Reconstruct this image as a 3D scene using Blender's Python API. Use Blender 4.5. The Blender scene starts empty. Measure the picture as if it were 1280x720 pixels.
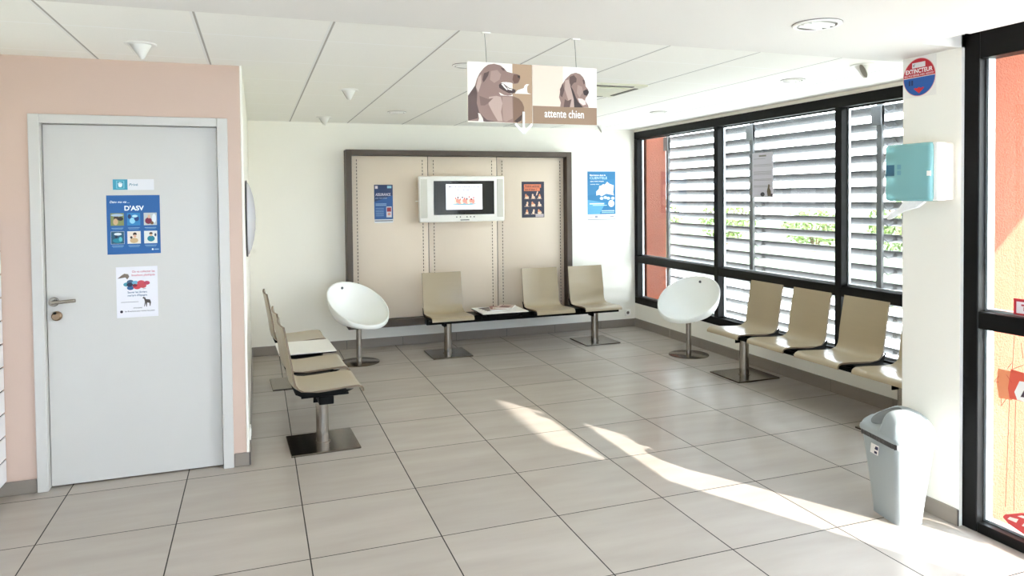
import bpy, bmesh, math, random
from mathutils import Vector, Matrix, Quaternion
R = math.radians
PI = math.pi
scene = bpy.context.scene
COL = scene.collection
random.seed(7)

# ------------------------------------------------------------ materials
def srgb(r, g, b):
    def f(c):
        c /= 255.0
        return c / 12.92 if c <= 0.04045 else ((c + 0.055) / 1.055) ** 2.4
    return (f(r), f(g), f(b), 1.0)

def mat(name, rgb, rough=0.5, metal=0.0, noise=0.0, nscale=8.0, bump=0.0, bscale=60.0, stretch=None,
        emit=0.0, coat=0.0, spec=None, trans=0.0, sss=0.0):
    m = bpy.data.materials.new(name); m.use_nodes = True
    nt = m.node_tree; N = nt.nodes; L = nt.links
    b = N['Principled BSDF']
    c = srgb(*rgb)
    b.inputs['Base Color'].default_value = c
    b.inputs['Roughness'].default_value = rough
    b.inputs['Metallic'].default_value = metal
    if spec is not None: b.inputs['Specular IOR Level'].default_value = spec
    if coat: b.inputs['Coat Weight'].default_value = coat; b.inputs['Coat Roughness'].default_value = 0.1
    if trans: b.inputs['Transmission Weight'].default_value = trans
    if sss: b.inputs['Subsurface Weight'].default_value = sss; b.inputs['Subsurface Scale'].default_value = 0.01
    tc = N.new('ShaderNodeTexCoord')
    vec = tc.outputs['Object']
    if stretch:
        mp = N.new('ShaderNodeMapping'); mp.inputs['Scale'].default_value = stretch
        L.new(vec, mp.inputs['Vector']); vec = mp.outputs['Vector']
    n = N.new('ShaderNodeTexNoise'); n.inputs['Scale'].default_value = nscale; n.inputs['Detail'].default_value = 5
    L.new(vec, n.inputs['Vector'])
    mx = N.new('ShaderNodeMix'); mx.data_type = 'RGBA'
    k = noise
    mx.inputs['A'].default_value = tuple(min(1, v * (1 - k)) for v in c[:3]) + (1,)
    mx.inputs['B'].default_value = tuple(min(1, v * (1 + k)) for v in c[:3]) + (1,)
    L.new(n.outputs['Fac'], mx.inputs['Factor']); L.new(mx.outputs['Result'], b.inputs['Base Color'])
    if emit:
        L.new(mx.outputs['Result'], b.inputs['Emission Color']); b.inputs['Emission Strength'].default_value = emit
    if bump:
        n2 = N.new('ShaderNodeTexNoise'); n2.inputs['Scale'].default_value = bscale; n2.inputs['Detail'].default_value = 3
        L.new(vec, n2.inputs['Vector'])
        bp = N.new('ShaderNodeBump'); bp.inputs['Strength'].default_value = bump; bp.inputs['Distance'].default_value = 0.01
        L.new(n2.outputs['Fac'], bp.inputs['Height']); L.new(bp.outputs['Normal'], b.inputs['Normal'])
    return m

def glass_mat(name, tint, refl=0.08, fac=0.06, rough=0.0):
    m = bpy.data.materials.new(name); m.use_nodes = True
    nt = m.node_tree; N = nt.nodes; L = nt.links
    N.remove(N['Principled BSDF']); out = N['Material Output']
    t = N.new('ShaderNodeBsdfTransparent'); t.inputs['Color'].default_value = tint + (1,)
    g = N.new('ShaderNodeBsdfGlossy'); g.inputs['Roughness'].default_value = rough
    lw = N.new('ShaderNodeLayerWeight'); lw.inputs['Blend'].default_value = 0.5
    pw = N.new('ShaderNodeMath'); pw.operation = 'POWER'; L.new(lw.outputs['Facing'], pw.inputs[0]); pw.inputs[1].default_value = 5.0
    fr = N.new('ShaderNodeMath'); fr.operation = 'MULTIPLY_ADD'; L.new(pw.outputs[0], fr.inputs[0]); fr.inputs[1].default_value = 0.75; fr.inputs[2].default_value = 0.035
    mx = N.new('ShaderNodeMixShader')
    L.new(fr.outputs[0], mx.inputs['Fac']); L.new(t.outputs[0], mx.inputs[1]); L.new(g.outputs[0], mx.inputs[2])
    L.new(mx.outputs[0], out.inputs['Surface'])
    return m

def tile_floor_mat():
    m = bpy.data.materials.new('grey_floor_tiles'); m.use_nodes = True
    nt = m.node_tree; N = nt.nodes; L = nt.links; b = N['Principled BSDF']
    tc = N.new('ShaderNodeTexCoord'); sep = N.new('ShaderNodeSeparateXYZ'); L.new(tc.outputs['Object'], sep.inputs[0])
    def math_(op, a, bb=None, c=None):
        n = N.new('ShaderNodeMath'); n.operation = op
        for i, v in enumerate((a, bb, c)):
            if v is None: continue
            if isinstance(v, (int, float)): n.inputs[i].default_value = v
            else: L.new(v, n.inputs[i])
        return n.outputs[0]
    u = math_('DIVIDE', sep.outputs['X'], 0.6); v = math_('DIVIDE', sep.outputs['Y'], 0.6)
    du = math_('ABSOLUTE', math_('SUBTRACT', math_('FRACT', math_('ADD', u, 0.5)), 0.5))
    dv = math_('ABSOLUTE', math_('SUBTRACT', math_('FRACT', math_('ADD', v, 0.5)), 0.5))
    lu = math_('LESS_THAN', du, 0.0048); lv = math_('LESS_THAN', dv, 0.0048)
    grout = math_('MAXIMUM', lu, lv)
    cmb = N.new('ShaderNodeCombineXYZ'); L.new(math_('FLOOR', u), cmb.inputs[0]); L.new(math_('FLOOR', v), cmb.inputs[1])
    wn = N.new('ShaderNodeTexWhiteNoise'); wn.noise_dimensions = '2D'; L.new(cmb.outputs[0], wn.inputs['Vector'])
    add = N.new('ShaderNodeVectorMath'); add.operation = 'MULTIPLY_ADD'
    L.new(wn.outputs['Color'], add.inputs[0]); add.inputs[1].default_value = (9, 9, 9); L.new(tc.outputs['Object'], add.inputs[2])
    mp = N.new('ShaderNodeMapping'); mp.inputs['Scale'].default_value = (1.0, 5.0, 1); L.new(add.outputs[0], mp.inputs['Vector'])
    n1 = N.new('ShaderNodeTexNoise'); n1.inputs['Scale'].default_value = 1.7; n1.inputs['Detail'].default_value = 5; n1.inputs['Roughness'].default_value = 0.5
    L.new(mp.outputs[0], n1.inputs['Vector'])
    cr = N.new('ShaderNodeValToRGB'); cr.color_ramp.elements[0].position = 0.15; cr.color_ramp.elements[1].position = 0.95
    cr.color_ramp.elements[0].color = srgb(172, 162, 152); cr.color_ramp.elements[1].color = srgb(190, 181, 172)
    L.new(n1.outputs['Fac'], cr.inputs[0])
    tv = N.new('ShaderNodeMix'); tv.data_type = 'RGBA'; tv.blend_type = 'MULTIPLY'; tv.inputs['Factor'].default_value = 1
    tone = math_('MULTIPLY_ADD', wn.outputs['Value'], 0.07, 0.95)
    c3 = N.new('ShaderNodeCombineXYZ')
    for i in range(3): L.new(tone, c3.inputs[i])
    L.new(cr.outputs[0], tv.inputs['A']); L.new(c3.outputs[0], tv.inputs['B'])
    mx = N.new('ShaderNodeMix'); mx.data_type = 'RGBA'
    L.new(grout, mx.inputs['Factor']); L.new(tv.outputs['Result'], mx.inputs['A']); mx.inputs['B'].default_value = srgb(52, 46, 42)
    L.new(mx.outputs['Result'], b.inputs['Base Color'])
    b.inputs['Specular IOR Level'].default_value = 0.24
    rr = math_('ADD', 0.27, 0.0)
    L.new(math_('MAXIMUM', rr, math_('MULTIPLY', grout, 0.8)), b.inputs['Roughness'])
    bp = N.new('ShaderNodeBump'); bp.inputs['Strength'].default_value = 0.35; bp.inputs['Distance'].default_value = 0.002
    L.new(math_('SUBTRACT', 1.0, grout), bp.inputs['Height']); L.new(bp.outputs[0], b.inputs['Normal'])
    return m

def ceiling_mat():
    m = bpy.data.materials.new('suspended_ceiling_tiles'); m.use_nodes = True
    nt = m.node_tree; N = nt.nodes; L = nt.links; b = N['Principled BSDF']
    tc = N.new('ShaderNodeTexCoord'); sep = N.new('ShaderNodeSeparateXYZ'); L.new(tc.outputs['Object'], sep.inputs[0])
    def math_(op, a, bb=None, c=None):
        n = N.new('ShaderNodeMath'); n.operation = op
        for i, v in enumerate((a, bb, c)):
            if v is None: continue
            if isinstance(v, (int, float)): n.inputs[i].default_value = v
            else: L.new(v, n.inputs[i])
        return n.outputs[0]
    u = math_('DIVIDE', math_('ADD', sep.outputs['X'], 0.42), 0.5812); v = math_('DIVIDE', math_('ADD', sep.outputs['Y'], 0.19), 0.654)
    fu = math_('SUBTRACT', math_('FRACT', math_('ADD', u, 0.5)), 0.5)
    fv = math_('SUBTRACT', math_('FRACT', math_('ADD', v, 0.5)), 0.5)
    light = math_('LESS_THAN', math_('ABSOLUTE', fu), 0.021)            # the bright rail of the long joints
    dark = math_('LESS_THAN', math_('ABSOLUTE', math_('SUBTRACT', fu, 0.008)), 0.008)  # recess shadow along the long joints, painted as a darker line
    fine = math_('LESS_THAN', math_('ABSOLUTE', fv), 0.0075)
    n1 = N.new('ShaderNodeTexNoise'); n1.inputs['Scale'].default_value = 90; n1.inputs['Detail'].default_value = 3
    L.new(tc.outputs['Object'], n1.inputs['Vector'])
    cr = N.new('ShaderNodeValToRGB'); cr.color_ramp.elements[0].color = srgb(245, 243, 236); cr.color_ramp.elements[1].color = srgb(250, 248, 242)
    L.new(n1.outputs['Fac'], cr.inputs[0])
    def mix(f, a, c):
        x = N.new('ShaderNodeMix'); x.data_type = 'RGBA'; L.new(f, x.inputs['Factor']); L.new(a, x.inputs['A']); x.inputs['B'].default_value = c
        return x.outputs['Result']
    c = mix(fine, cr.outputs[0], srgb(255, 255, 253))
    c = mix(light, c, srgb(240, 239, 236))
    c = mix(dark, c, srgb(176, 171, 163))
    L.new(c, b.inputs['Base Color']); b.inputs['Roughness'].default_value = 0.85
    return m

M = {}
M['floor'] = tile_floor_mat()
M['ceil'] = ceiling_mat()
M['soffit'] = mat('smooth_white_ceiling_paint', (226, 222, 216), 0.7, noise=0.01)
M['wall'] = mat('cream_white_wall_paint', (246, 242, 231), 0.55, noise=0.015, nscale=2, bump=0.03, bscale=180)
M['pink'] = mat('dusty_pink_wall_paint', (210, 184, 168), 0.5, noise=0.02, nscale=2, bump=0.03, bscale=180)
M['skirt'] = mat('grey_tile_skirting', (140, 130, 120), 0.4, noise=0.08, nscale=3, stretch=(1, 1, 6))
M['joint'] = mat('skirting_joint', (84, 78, 74), 0.8)
M['door'] = mat('white_door_paint', (208, 205, 200), 0.35, noise=0.01)
M['doorgap'] = mat('dark_door_gap', (40, 38, 38), 0.9)
M['steel'] = mat('brushed_stainless_steel', (160, 152, 142), 0.25, metal=1.0, noise=0.10, nscale=30, stretch=(1, 1, 14))
M['plate'] = mat('polished_steel_plate', (118, 108, 98), 0.2, metal=1.0, noise=0.15, nscale=9)
M['brass'] = mat('worn_brass', (140, 118, 96), 0.35, metal=1.0, noise=0.2)
M['black'] = mat('black_painted_metal', (7, 7, 7), 0.55, spec=0.12)
M['alu'] = mat('black_aluminium_frame', (7, 7, 7), 0.45, noise=0.05, spec=0.18)
M['seal'] = mat('bright_aluminium_bead', (196, 200, 204), 0.3, metal=0.6)
M['beige'] = mat('beige_laminate_shell', (166, 150, 122), 0.32, noise=0.03, nscale=5, stretch=(1, 1, 8), coat=0.3)
M['edge'] = mat('brown_plywood_edge', (120, 104, 86), 0.6, noise=0.15)
M['white_table'] = mat('white_laminate_tabletop', (236, 233, 226), 0.3)
M['egg'] = mat('white_moulded_plastic', (238, 238, 232), 0.28, coat=0.3)
M['grom'] = mat('grey_grommet', (90, 90, 92), 0.4, metal=0.5)
M['frame'] = mat('dark_taupe_wood', (82, 70, 60), 0.5, noise=0.12, nscale=6, stretch=(5, 5, 1))
M['pad'] = mat('cream_leatherette', (228, 212, 192), 0.4, noise=0.015, nscale=3, bump=0.05, bscale=140)
M['stitch'] = mat('dark_thread', (58, 50, 44), 0.8)
M['tvw'] = mat('white_tv_casing', (250, 247, 240), 0.35)
M['tvg'] = mat('speaker_cloth', (222, 219, 208), 0.7, bump=0.3, bscale=400)
M['screen'] = mat('black_screen', (10, 10, 11), 0.15)
M['orange'] = mat('orange_roughcast_render', (146, 76, 52), 0.9, noise=0.10, nscale=60, bump=0.8, bscale=110)
M['louver'] = mat('grey_aluminium_louvre', (98, 99, 99), 0.42, metal=0.2, noise=0.04)
M['ground'] = mat('pale_exterior_paving', (205, 200, 192), 0.9, noise=0.08, nscale=4)
M['grass'] = mat('grass', (96, 110, 66), 0.95, noise=0.35, nscale=14, bump=0.8, bscale=40)
M['leaf'] = mat('hedge_leaves', (84, 100, 46), 0.7, noise=0.4, nscale=6)
M['bark'] = mat('bark', (90, 70, 50), 0.9, noise=0.3)
M['sun_blocker'] = mat('pale_sun_blocker', (186, 194, 208), 0.9, noise=0.04, nscale=3)  # for the added sun-blocking wall, tinted to cool the rear light
M['canopy'] = mat('white_canopy_soffit', (225, 225, 225), 0.7)
M['bin'] = mat('pale_blue_grey_plastic', (158, 165, 166), 0.35, noise=0.02)
M['flap'] = mat('grey_plastic_flap', (88, 90, 89), 0.3, noise=0.02)
M['bag'] = mat('crumpled_bin_liner', (190, 188, 186), 0.35, bump=0.8, bscale=60)
M['bag_shade'] = mat('bin_liner_gap_shade', (60, 58, 58), 0.4, bump=0.6, bscale=60)  # same liner, left side coloured dark for the shaded gap
M['paper'] = mat('white_paper', (240, 239, 236), 0.8)
M['towel'] = mat('white_tissue', (246, 246, 246), 0.9, bump=0.4, bscale=50)
M['lampw'] = mat('white_enamel', (240, 238, 232), 0.4)
M['lampin'] = mat('lamp_inside', (170, 166, 156), 0.35, metal=0.4)
M['lampd'] = mat('dark_lamp_ring', (120, 112, 106), 0.5)
M['acw'] = mat('cassette_white', (228, 227, 206), 0.5)
M['slat'] = mat('white_slatwall', (238, 238, 240), 0.4)
M['mirr'] = mat('pale_grey_acrylic', (196, 196, 202), 0.25)
M['mirre'] = mat('dark_rim', (70, 70, 72), 0.4)
M['cord'] = mat('grey_cord', (130, 128, 122), 0.6)
M['glass'] = glass_mat('window_glass', (0.95, 0.96, 0.96))
M['teal'] = None
def PM(rgb, emit=0.0, rough=0.5):
    key = ('p', rgb, emit, rough)
    if key not in M: M[key] = mat('print_%d_%d_%d' % rgb, rgb, rough, emit=emit)
    return M[key]
def teal_mat():
    m = bpy.data.materials.new('translucent_teal_plastic'); m.use_nodes = True
    nt = m.node_tree; N = nt.nodes; L = nt.links
    b = N['Principled BSDF']; b.inputs['Base Color'].default_value = srgb(134, 188, 190); b.inputs['Roughness'].default_value = 0.12
    t = N.new('ShaderNodeBsdfTransparent'); t.inputs['Color'].default_value = (0.55, 0.80, 0.80, 1)
    mx = N.new('ShaderNodeMixShader'); mx.inputs['Fac'].default_value = 0.86
    L.new(t.outputs[0], mx.inputs[1]); L.new(b.outputs[0], mx.inputs[2]); L.new(mx.outputs[0], N['Material Output'].inputs['Surface'])
    return m
M['teal'] = teal_mat()

# ------------------------------------------------------------ mesh builder
class MB:
    def __init__(s): s.v = []; s.f = []; s.m = []; s.mats = []
    def mi(s, m):
        if m not in s.mats: s.mats.append(m)
        return s.mats.index(m)
    def add(s, vs, fs, m, T=None):
        o = len(s.v); k = s.mi(m)
        for p in vs:
            p = Vector(p); s.v.append(T @ p if T else p)
        for f in fs: s.f.append([i + o for i in f]); s.m.append(k)
        return s
    def bm(s, bm, m, T=None):
        bm.verts.ensure_lookup_table(); bm.verts.index_update()
        s.add([v.co[:] for v in bm.verts], [[v.index for v in f.verts] for f in bm.faces], m, T); bm.free(); return s
    def box(s, lo, hi, m, bev=0.0, T=None, seg=1):
        bm = bmesh.new(); bmesh.ops.create_cube(bm, size=1)
        c = [(a + b) / 2 for a, b in zip(lo, hi)]; d = [b - a for a, b in zip(lo, hi)]
        for v in bm.verts: v.co = Vector((c[0] + v.co.x * d[0], c[1] + v.co.y * d[1], c[2] + v.co.z * d[2]))
        if bev: bmesh.ops.bevel(bm, geom=bm.edges[:], offset=min(bev, min(d) * 0.45), segments=seg, affect='EDGES', profile=0.5)
        return s.bm(bm, m, T)
    def lathe(s, prof, m, n=32, T=None, cap0=False, cap1=False):
        vs = []; fs = []
        for r, z in prof:
            for i in range(n):
                a = 2 * PI * i / n; vs.append((r * math.cos(a), r * math.sin(a), z))
        for j in range(len(prof) - 1):
            for i in range(n):
                k = (i + 1) % n; fs.append([j * n + i, j * n + k, (j + 1) * n + k, (j + 1) * n + i])
        if cap0: fs.append(list(range(n - 1, -1, -1)))
        if cap1: fs.append([(len(prof) - 1) * n + i for i in range(n)])
        return s.add(vs, fs, m, T)
    def cyl(s, p0, p1, r, m, n=20):
        p0 = Vector(p0); p1 = Vector(p1); d = p1 - p0; L = d.length
        T = Matrix.Translation(p0) @ d.to_track_quat('Z', 'Y').to_matrix().to_4x4()
        e = min(r * 0.2, 0.002, L * 0.2)
        return s.lathe([(r - e, 0), (r, e), (r, L - e), (r - e, L)], m, n, T, True, True)
    def tube(s, pts, r, m, n=8):
        for a, b in zip(pts[:-1], pts[1:]): s.cyl(a, b, r, m, n)
        return s
    def prism(s, poly, y0, y1, m, T=None):      # polygon in XZ extruded along Y
        n = len(poly)
        vs = [(x, y0, z) for x, z in poly] + [(x, y1, z) for x, z in poly]
        fs = [list(range(n)), list(range(2 * n - 1, n - 1, -1))] + [[i, (i + 1) % n + 0, (i + 1) % n + n, i + n][::-1] for i in range(n)]
        return s.add(vs, fs, m, T)
    def flat(s, poly, y, m, T=None):            # polygon in XZ facing -Y
        return s.add([(x, y, z) for x, z in poly], [list(range(len(poly)))], m, T)
    def rect(s, x0, z0, x1, z1, y, m): return s.flat([(x0, z0), (x1, z0), (x1, z1), (x0, z1)], y, m)
    def ell(s, cx, cz, rx, rz, y, m, n=28, a0=0, a1=2 * PI):
        full = abs(a1 - a0 - 2 * PI) < 1e-6
        k = n if full else n + 1
        return s.flat([(cx + rx * math.cos(a0 + (a1 - a0) * i / n), cz + rz * math.sin(a0 + (a1 - a0) * i / n)) for i in range(k)], y, m)
    def text(s, body, x, z, w, h, y, m, align='L', bold=0.012, shear=0.0):
        """lettering fitted in a box of width w and cap height h, left/centre at x, baseline z"""
        cu = bpy.data.curves.new('lettering', 'FONT'); cu.body = body; cu.size = 1; cu.offset = bold; cu.shear = shear
        cu.resolution_u = 3
        o = bpy.data.objects.new('lettering', cu); COL.objects.link(o)
        dg = bpy.context.evaluated_depsgraph_get(); me = bpy.data.meshes.new_from_object(o.evaluated_get(dg))
        vs = [v.co.copy() for v in me.vertices]; fs = [list(p.vertices) for p in me.polygons]
        bpy.data.objects.remove(o); bpy.data.curves.remove(cu); bpy.data.meshes.remove(me)
        if not vs: return s
        x0 = min(v.x for v in vs); x1 = max(v.x for v in vs)
        sx = w / (x1 - x0); sz = h / 0.70
        off = x if align == 'L' else x - w / 2
        return s.add([(off + (v.x - x0) * sx, y, z + v.y * sz) for v in vs], fs, m)
    def build(s, name, parent=None, smooth=35, flip=True):
        me = bpy.data.meshes.new(name); me.from_pydata([tuple(v) for v in s.v], [], s.f)
        for m in s.mats: me.materials.append(m)
        for p, k in zip(me.polygons, s.m): p.material_index = k
        bm = bmesh.new(); bm.from_mesh(me)
        if flip: bmesh.ops.recalc_face_normals(bm, faces=bm.faces[:])
        bm.to_mesh(me); bm.free()
        if smooth:
            me.polygons.foreach_set('use_smooth', [True] * len(me.polygons)); me.set_sharp_from_angle(angle=R(smooth))
        o = bpy.data.objects.new(name, me); COL.objects.link(o)
        if parent: o.parent = parent
        return o

def thing(name, label, cat, loc=(0, 0, 0), rz=0.0, group=None):
    o = bpy.data.objects.new(name, None); COL.objects.link(o); o.empty_display_size = 0.1
    o.location = loc; o.rotation_euler = (0, 0, rz); o['label'] = label; o['category'] = cat
    if group: o['group'] = group
    return o
def tag(o, label, cat, group=None):
    o['label'] = label; o['category'] = cat
    if group: o['group'] = group
    return o
def struct(o): o['kind'] = 'structure'; return o
def copy_tree(o, parent=None, loc=None, rz=None, label=None, group=None):
    c = o.copy(); COL.objects.link(c)
    if parent: c.parent = parent
    if loc is not None: c.location = loc
    if rz is not None: c.rotation_euler = (0, 0, rz)
    if label: c['label'] = label
    if group: c['group'] = group
    for ch in list(o.children): copy_tree(ch, c)
    return c

# ------------------------------------------------------------ room
XW = 4.80      # window wall
YB = 4.47      # back wall
XD = 3.58      # entrance glazing
XP = 3.55      # face of the pillar
ZC = 2.40; ZS = 2.29
YR = -5.2      # rear wall of the lobby
XL = -0.95

struct(MB().box((XL - 0.2, YR - 0.2, -0.12), (XW + 0.05, YB + 0.15, 0), M['floor']).build('floor'))
struct(MB().box((XL - 0.2, -0.42, ZC), (XW + 0.1, YB + 0.15, ZC + 0.1), M['ceil']).build('ceiling'))
# smooth lowered ceiling over the lobby with the notch at the entrance frame
b = MB()
b.box((XL - 0.2, YR - 0.2, ZS), (3.30, -0.42, ZC + 0.1), M['soffit'])
b.box((3.30, -0.80, ZS), (XD + 0.12, -0.42, ZC + 0.1), M['soffit'])
b.box((3.30, YR - 0.2, ZS + 0.07), (XD + 0.12, -0.80, ZC + 0.1), M['soffit'])
b.box((3.30, YR - 0.2, ZS), (3.32, -1.02, ZS + 0.08), M['soffit'])
b.build('ceiling')['kind'] = 'structure'
struct(MB().box((XL - 0.2, YB, -0.1), (XW + 0.3, YB + 0.15, ZC + 0.1), M['wall']).build('wall_back'))
# pink partition with door opening (x -0.76..0.25)
b = MB()
b.box((XL - 0.2, 1.31, 0), (-0.757, 1.46, ZC), M['pink'])
b.box((0.247, 1.31, 0), (0.322, 1.46, ZC), M['pink'])
b.box((-0.757, 1.31, 2.083), (0.247, 1.46, ZC), M['pink'])
struct(b.build('wall_left'))
b = MB()
b.box((0.322, 1.305, 0), (0.336, YB, ZC), M['wall'], 0.003)
b.box((0.20, 1.46, 0), (0.322, YB, ZC), M['wall'])
struct(b.build('wall_partition_side'))['kind'] = 'structure'
bpy.data.objects['wall_partition_side'].name = 'wall_side'
struct(MB().box((XL - 0.2, YR, 0), (XL - 0.001, 1.31, ZS + 0.1), M['wall']).build('wall_lobby'))
# pillar block between the window wall and the entrance: plaster inside, orange render outside
b = MB()
b.box((XP, -0.80, 0), (4.86, -0.475, ZC), M['wall'])
b.build('wall_right')['kind'] = 'structure'
b = MB()
b.box((XD + 0.09, -0.87, -0.1), (5.20, -0.80, 2.6), M['orange'])
b.box((4.87, -0.80, -0.1), (5.20, -0.45, 2.6), M['orange'])
b.build('wall_exterior')['kind'] = 'structure'
struct(MB().box((4.86, 4.35, -0.1), (5.13, 4.9, 2.9), M['orange']).build('wall_outside'))
# window wall: parapet and head
b = MB()
b.box((XW - 0.04, -0.475, 0), (XW + 0.06, YB, 0.285), M['wall'])
b.box((XW - 0.04, -0.475, 2.372), (XW + 0.06, YB, ZC), M['wall'])
struct(b.build('wall_window'))
# rest of the lobby on the right and the glazed rear
struct(MB().box((XD - 0.02, YR, 0), (XD + 0.12, -2.22, ZC), M['wall']).build('wall_front'))
b = MB()
b.box((XL - 0.2, YR - 0.15, 0), (XL + 0.25, YR, ZC), M['wall']); b.box((3.3, YR - 0.15, 0), (XD + 0.12, YR, ZC), M['wall'])
b.box((XL + 0.25, YR - 0.15, 2.26), (3.3, YR, ZC), M['wall'])
struct(b.build('wall_rear'))

# skirtings
def skirting(name, p0, p1, h, seams, nrm):
    """runs from p0 to p1 (xy); nrm is the side it stands proud to"""
    b = MB(); p0 = Vector(p0 + (0,)); p1 = Vector(p1 + (0,)); d = (p1 - p0); L = d.length; d.normalize(); n = Vector(nrm + (0,))
    cuts = [0] + seams + [L]
    for a, c in zip(cuts[:-1], cuts[1:]):
        q = [p0 + d * (a + 0.0025), p0 + d * (c - 0.0025)]
        vs = []
        for z in (0.002, h):
            for pt, o in ((q[0], 0), (q[1], 0), (q[1], 0.010), (q[0], 0.010)):
                w = pt + n * o; vs.append((w.x, w.y, z))
        b.add(vs, [[0, 1, 2, 3], [4, 5, 6, 7], [0, 1, 5, 4], [1, 2, 6, 5], [2, 3, 7, 6], [3, 0, 4, 7]], M['skirt'])
    q0 = p0; vs = []
    for z in (0, h - 0.003):
        for pt, o in ((p0, 0), (p1, 0), (p1, 0.007), (p0, 0.007)):
            w = pt + n * o; vs.append((w.x, w.y, z))
    b.add(vs, [[0, 1, 2, 3], [4, 5, 6, 7], [0, 1, 5, 4], [1, 2, 6, 5], [2, 3, 7, 6], [3, 0, 4, 7]], M['joint'])
    struct(b.build(name, smooth=0))
skirting('baseboard_back', (0.336, YB), (XW - 0.04, YB), 0.095, [0.95 + 0.6 * i for i in range(6)], (0, -1))
skirting('baseboard_window', (XW - 0.04, -0.475), (XW - 0.04, YB), 0.10, [0.55 + 0.6 * i for i in range(7)], (-1, 0))
skirting('baseboard_right', (XP, -0.80), (XP, -0.465), 0.08, [], (-1, 0))
skirting('baseboard_left', (XL, 1.31), (-0.762, 1.31), 0.075, [], (0, -1))
skirting('baseboard_door', (0.252, 1.31), (0.338, 1.31), 0.08, [], (0, -1))
skirting('baseboard_side', (0.336, 1.31), (0.336, YB), 0.08, [0.6 * i for i in range(1, 6)], (1, 0))

# ------------------------------------------------------------ door in the pink wall
d = bpy.data.objects.new('door_1', None); COL.objects.link(d); d.location = (0, 1.31, 0); d['kind'] = 'structure'
b = MB()
b.box((-0.760, -0.018, 0), (-0.706, 0.12, 2.085), M['door'], 0.003)
b.box((0.192, -0.018, 0), (0.250, 0.12, 2.085), M['door'], 0.003)
b.box((-0.706, -0.018, 2.036), (0.192, 0.12, 2.085), M['door'], 0.003)
b.build('door_frame', d)
b = MB(); b.box((-0.703, 0.035, 0.008), (0.188, 0.078, 2.033), M['door'], 0.002); b.build('door_leaf', d)
b = MB(); b.box((-0.706, 0.085, 0), (0.192, 0.10, 2.036), M['doorgap']); b.build('door_gap', d)
b = MB()
T = Matrix.Translation((-0.668, 0.035, 1.045)) @ Matrix.Rotation(R(90), 4, 'X')
b.lathe([(0.0, 0.012), (0.022, 0.012), (0.026, 0.008), (0.026, 0)], M['steel'], 28, T, cap0=True)
b.cyl((-0.668, 0.030, 1.045), (-0.668, -0.020, 1.045), 0.010, M['steel'])
b.cyl((-0.672, -0.020, 1.045), (-0.552, -0.020, 1.052), 0.0095, M['steel'])
b.build('door_handle', d)
b = MB()
T = Matrix.Translation((-0.655, 0.035, 0.965)) @ Matrix.Rotation(R(90), 4, 'X')
b.lathe([(0.0, 0.030), (0.018, 0.030), (0.023, 0.026), (0.021, 0.014), (0.026, 0.012), (0.027, 0)], M['brass'], 28, T, cap0=True)
b.box((-0.668, 0.0, 0.978), (-0.652, 0.012, 0.990), M['black'], 0.003)
b.build('lock_knob', d)
# hinges
for z in (0.25, 1.05, 1.80): MB().cyl((0.196, -0.020, z), (0.196, -0.020, z + 0.08), 0.006, M['door'], 10).build('hinge', d)

# ------------------------------------------------------------ window wall
w = bpy.data.objects.new('window_1', None); COL.objects.link(w); w.location = (XW, 0, 0); w['kind'] = 'structure'
y0, y1 = -0.475, YB - 0.005
b = MB()
b.box((-0.045, y0, 0.285), (0.045, y1, 0.365), M['alu'], 0.004)
b.box((-0.045, y0, 2.285), (0.045, y1, 2.372), M['alu'], 0.004)
b.box((-0.045, y1 - 0.075, 0.365), (0.045, y1, 2.285), M['alu'], 0.004)
b.box((-0.045, y0, 0.365), (0.045, y0 + 0.07, 2.285), M['alu'], 0.004)
b.build('window_frame', w)
mull = [2.815, 1.205, -0.40 + 0.0]
mull = [2.815, 1.205]
for y in mull:
    MB().box((-0.047, y - 0.034, 0.365), (0.047, y + 0.034, 2.285), M['alu'], 0.004).build('mullion', w)
bays = [(y0 + 0.07, 1.205 - 0.034), (1.205 + 0.034, 2.815 - 0.034), (2.815 + 0.034, y1 - 0.075)]
for (a, c) in bays:
    MB().box((-0.045, a, 0.785), (0.045, c, 0.872), M['alu'], 0.004).build('transom', w)
    for (z0, z1) in ((0.365, 0.785), (0.872, 2.285)):
        MB().box((0.012, a + 0.002, z0 + 0.002), (0.018, c - 0.002, z1 - 0.002), M['glass']).build('glass_pane', w, smooth=0)
        b = MB(); t = 0.012
        b.box((0.019, a, z0), (0.040, a + t, z1), M['seal']); b.box((0.019, c - t, z0), (0.040, c, z1), M['seal'])
        b.box((0.019, a + t, z0), (0.040, c - t, z0 + t), M['seal']); b.box((0.019, a + t, z1 - t), (0.040, c - t, z1), M['alu'])
        b.build('glazing_bead', w)

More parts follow.
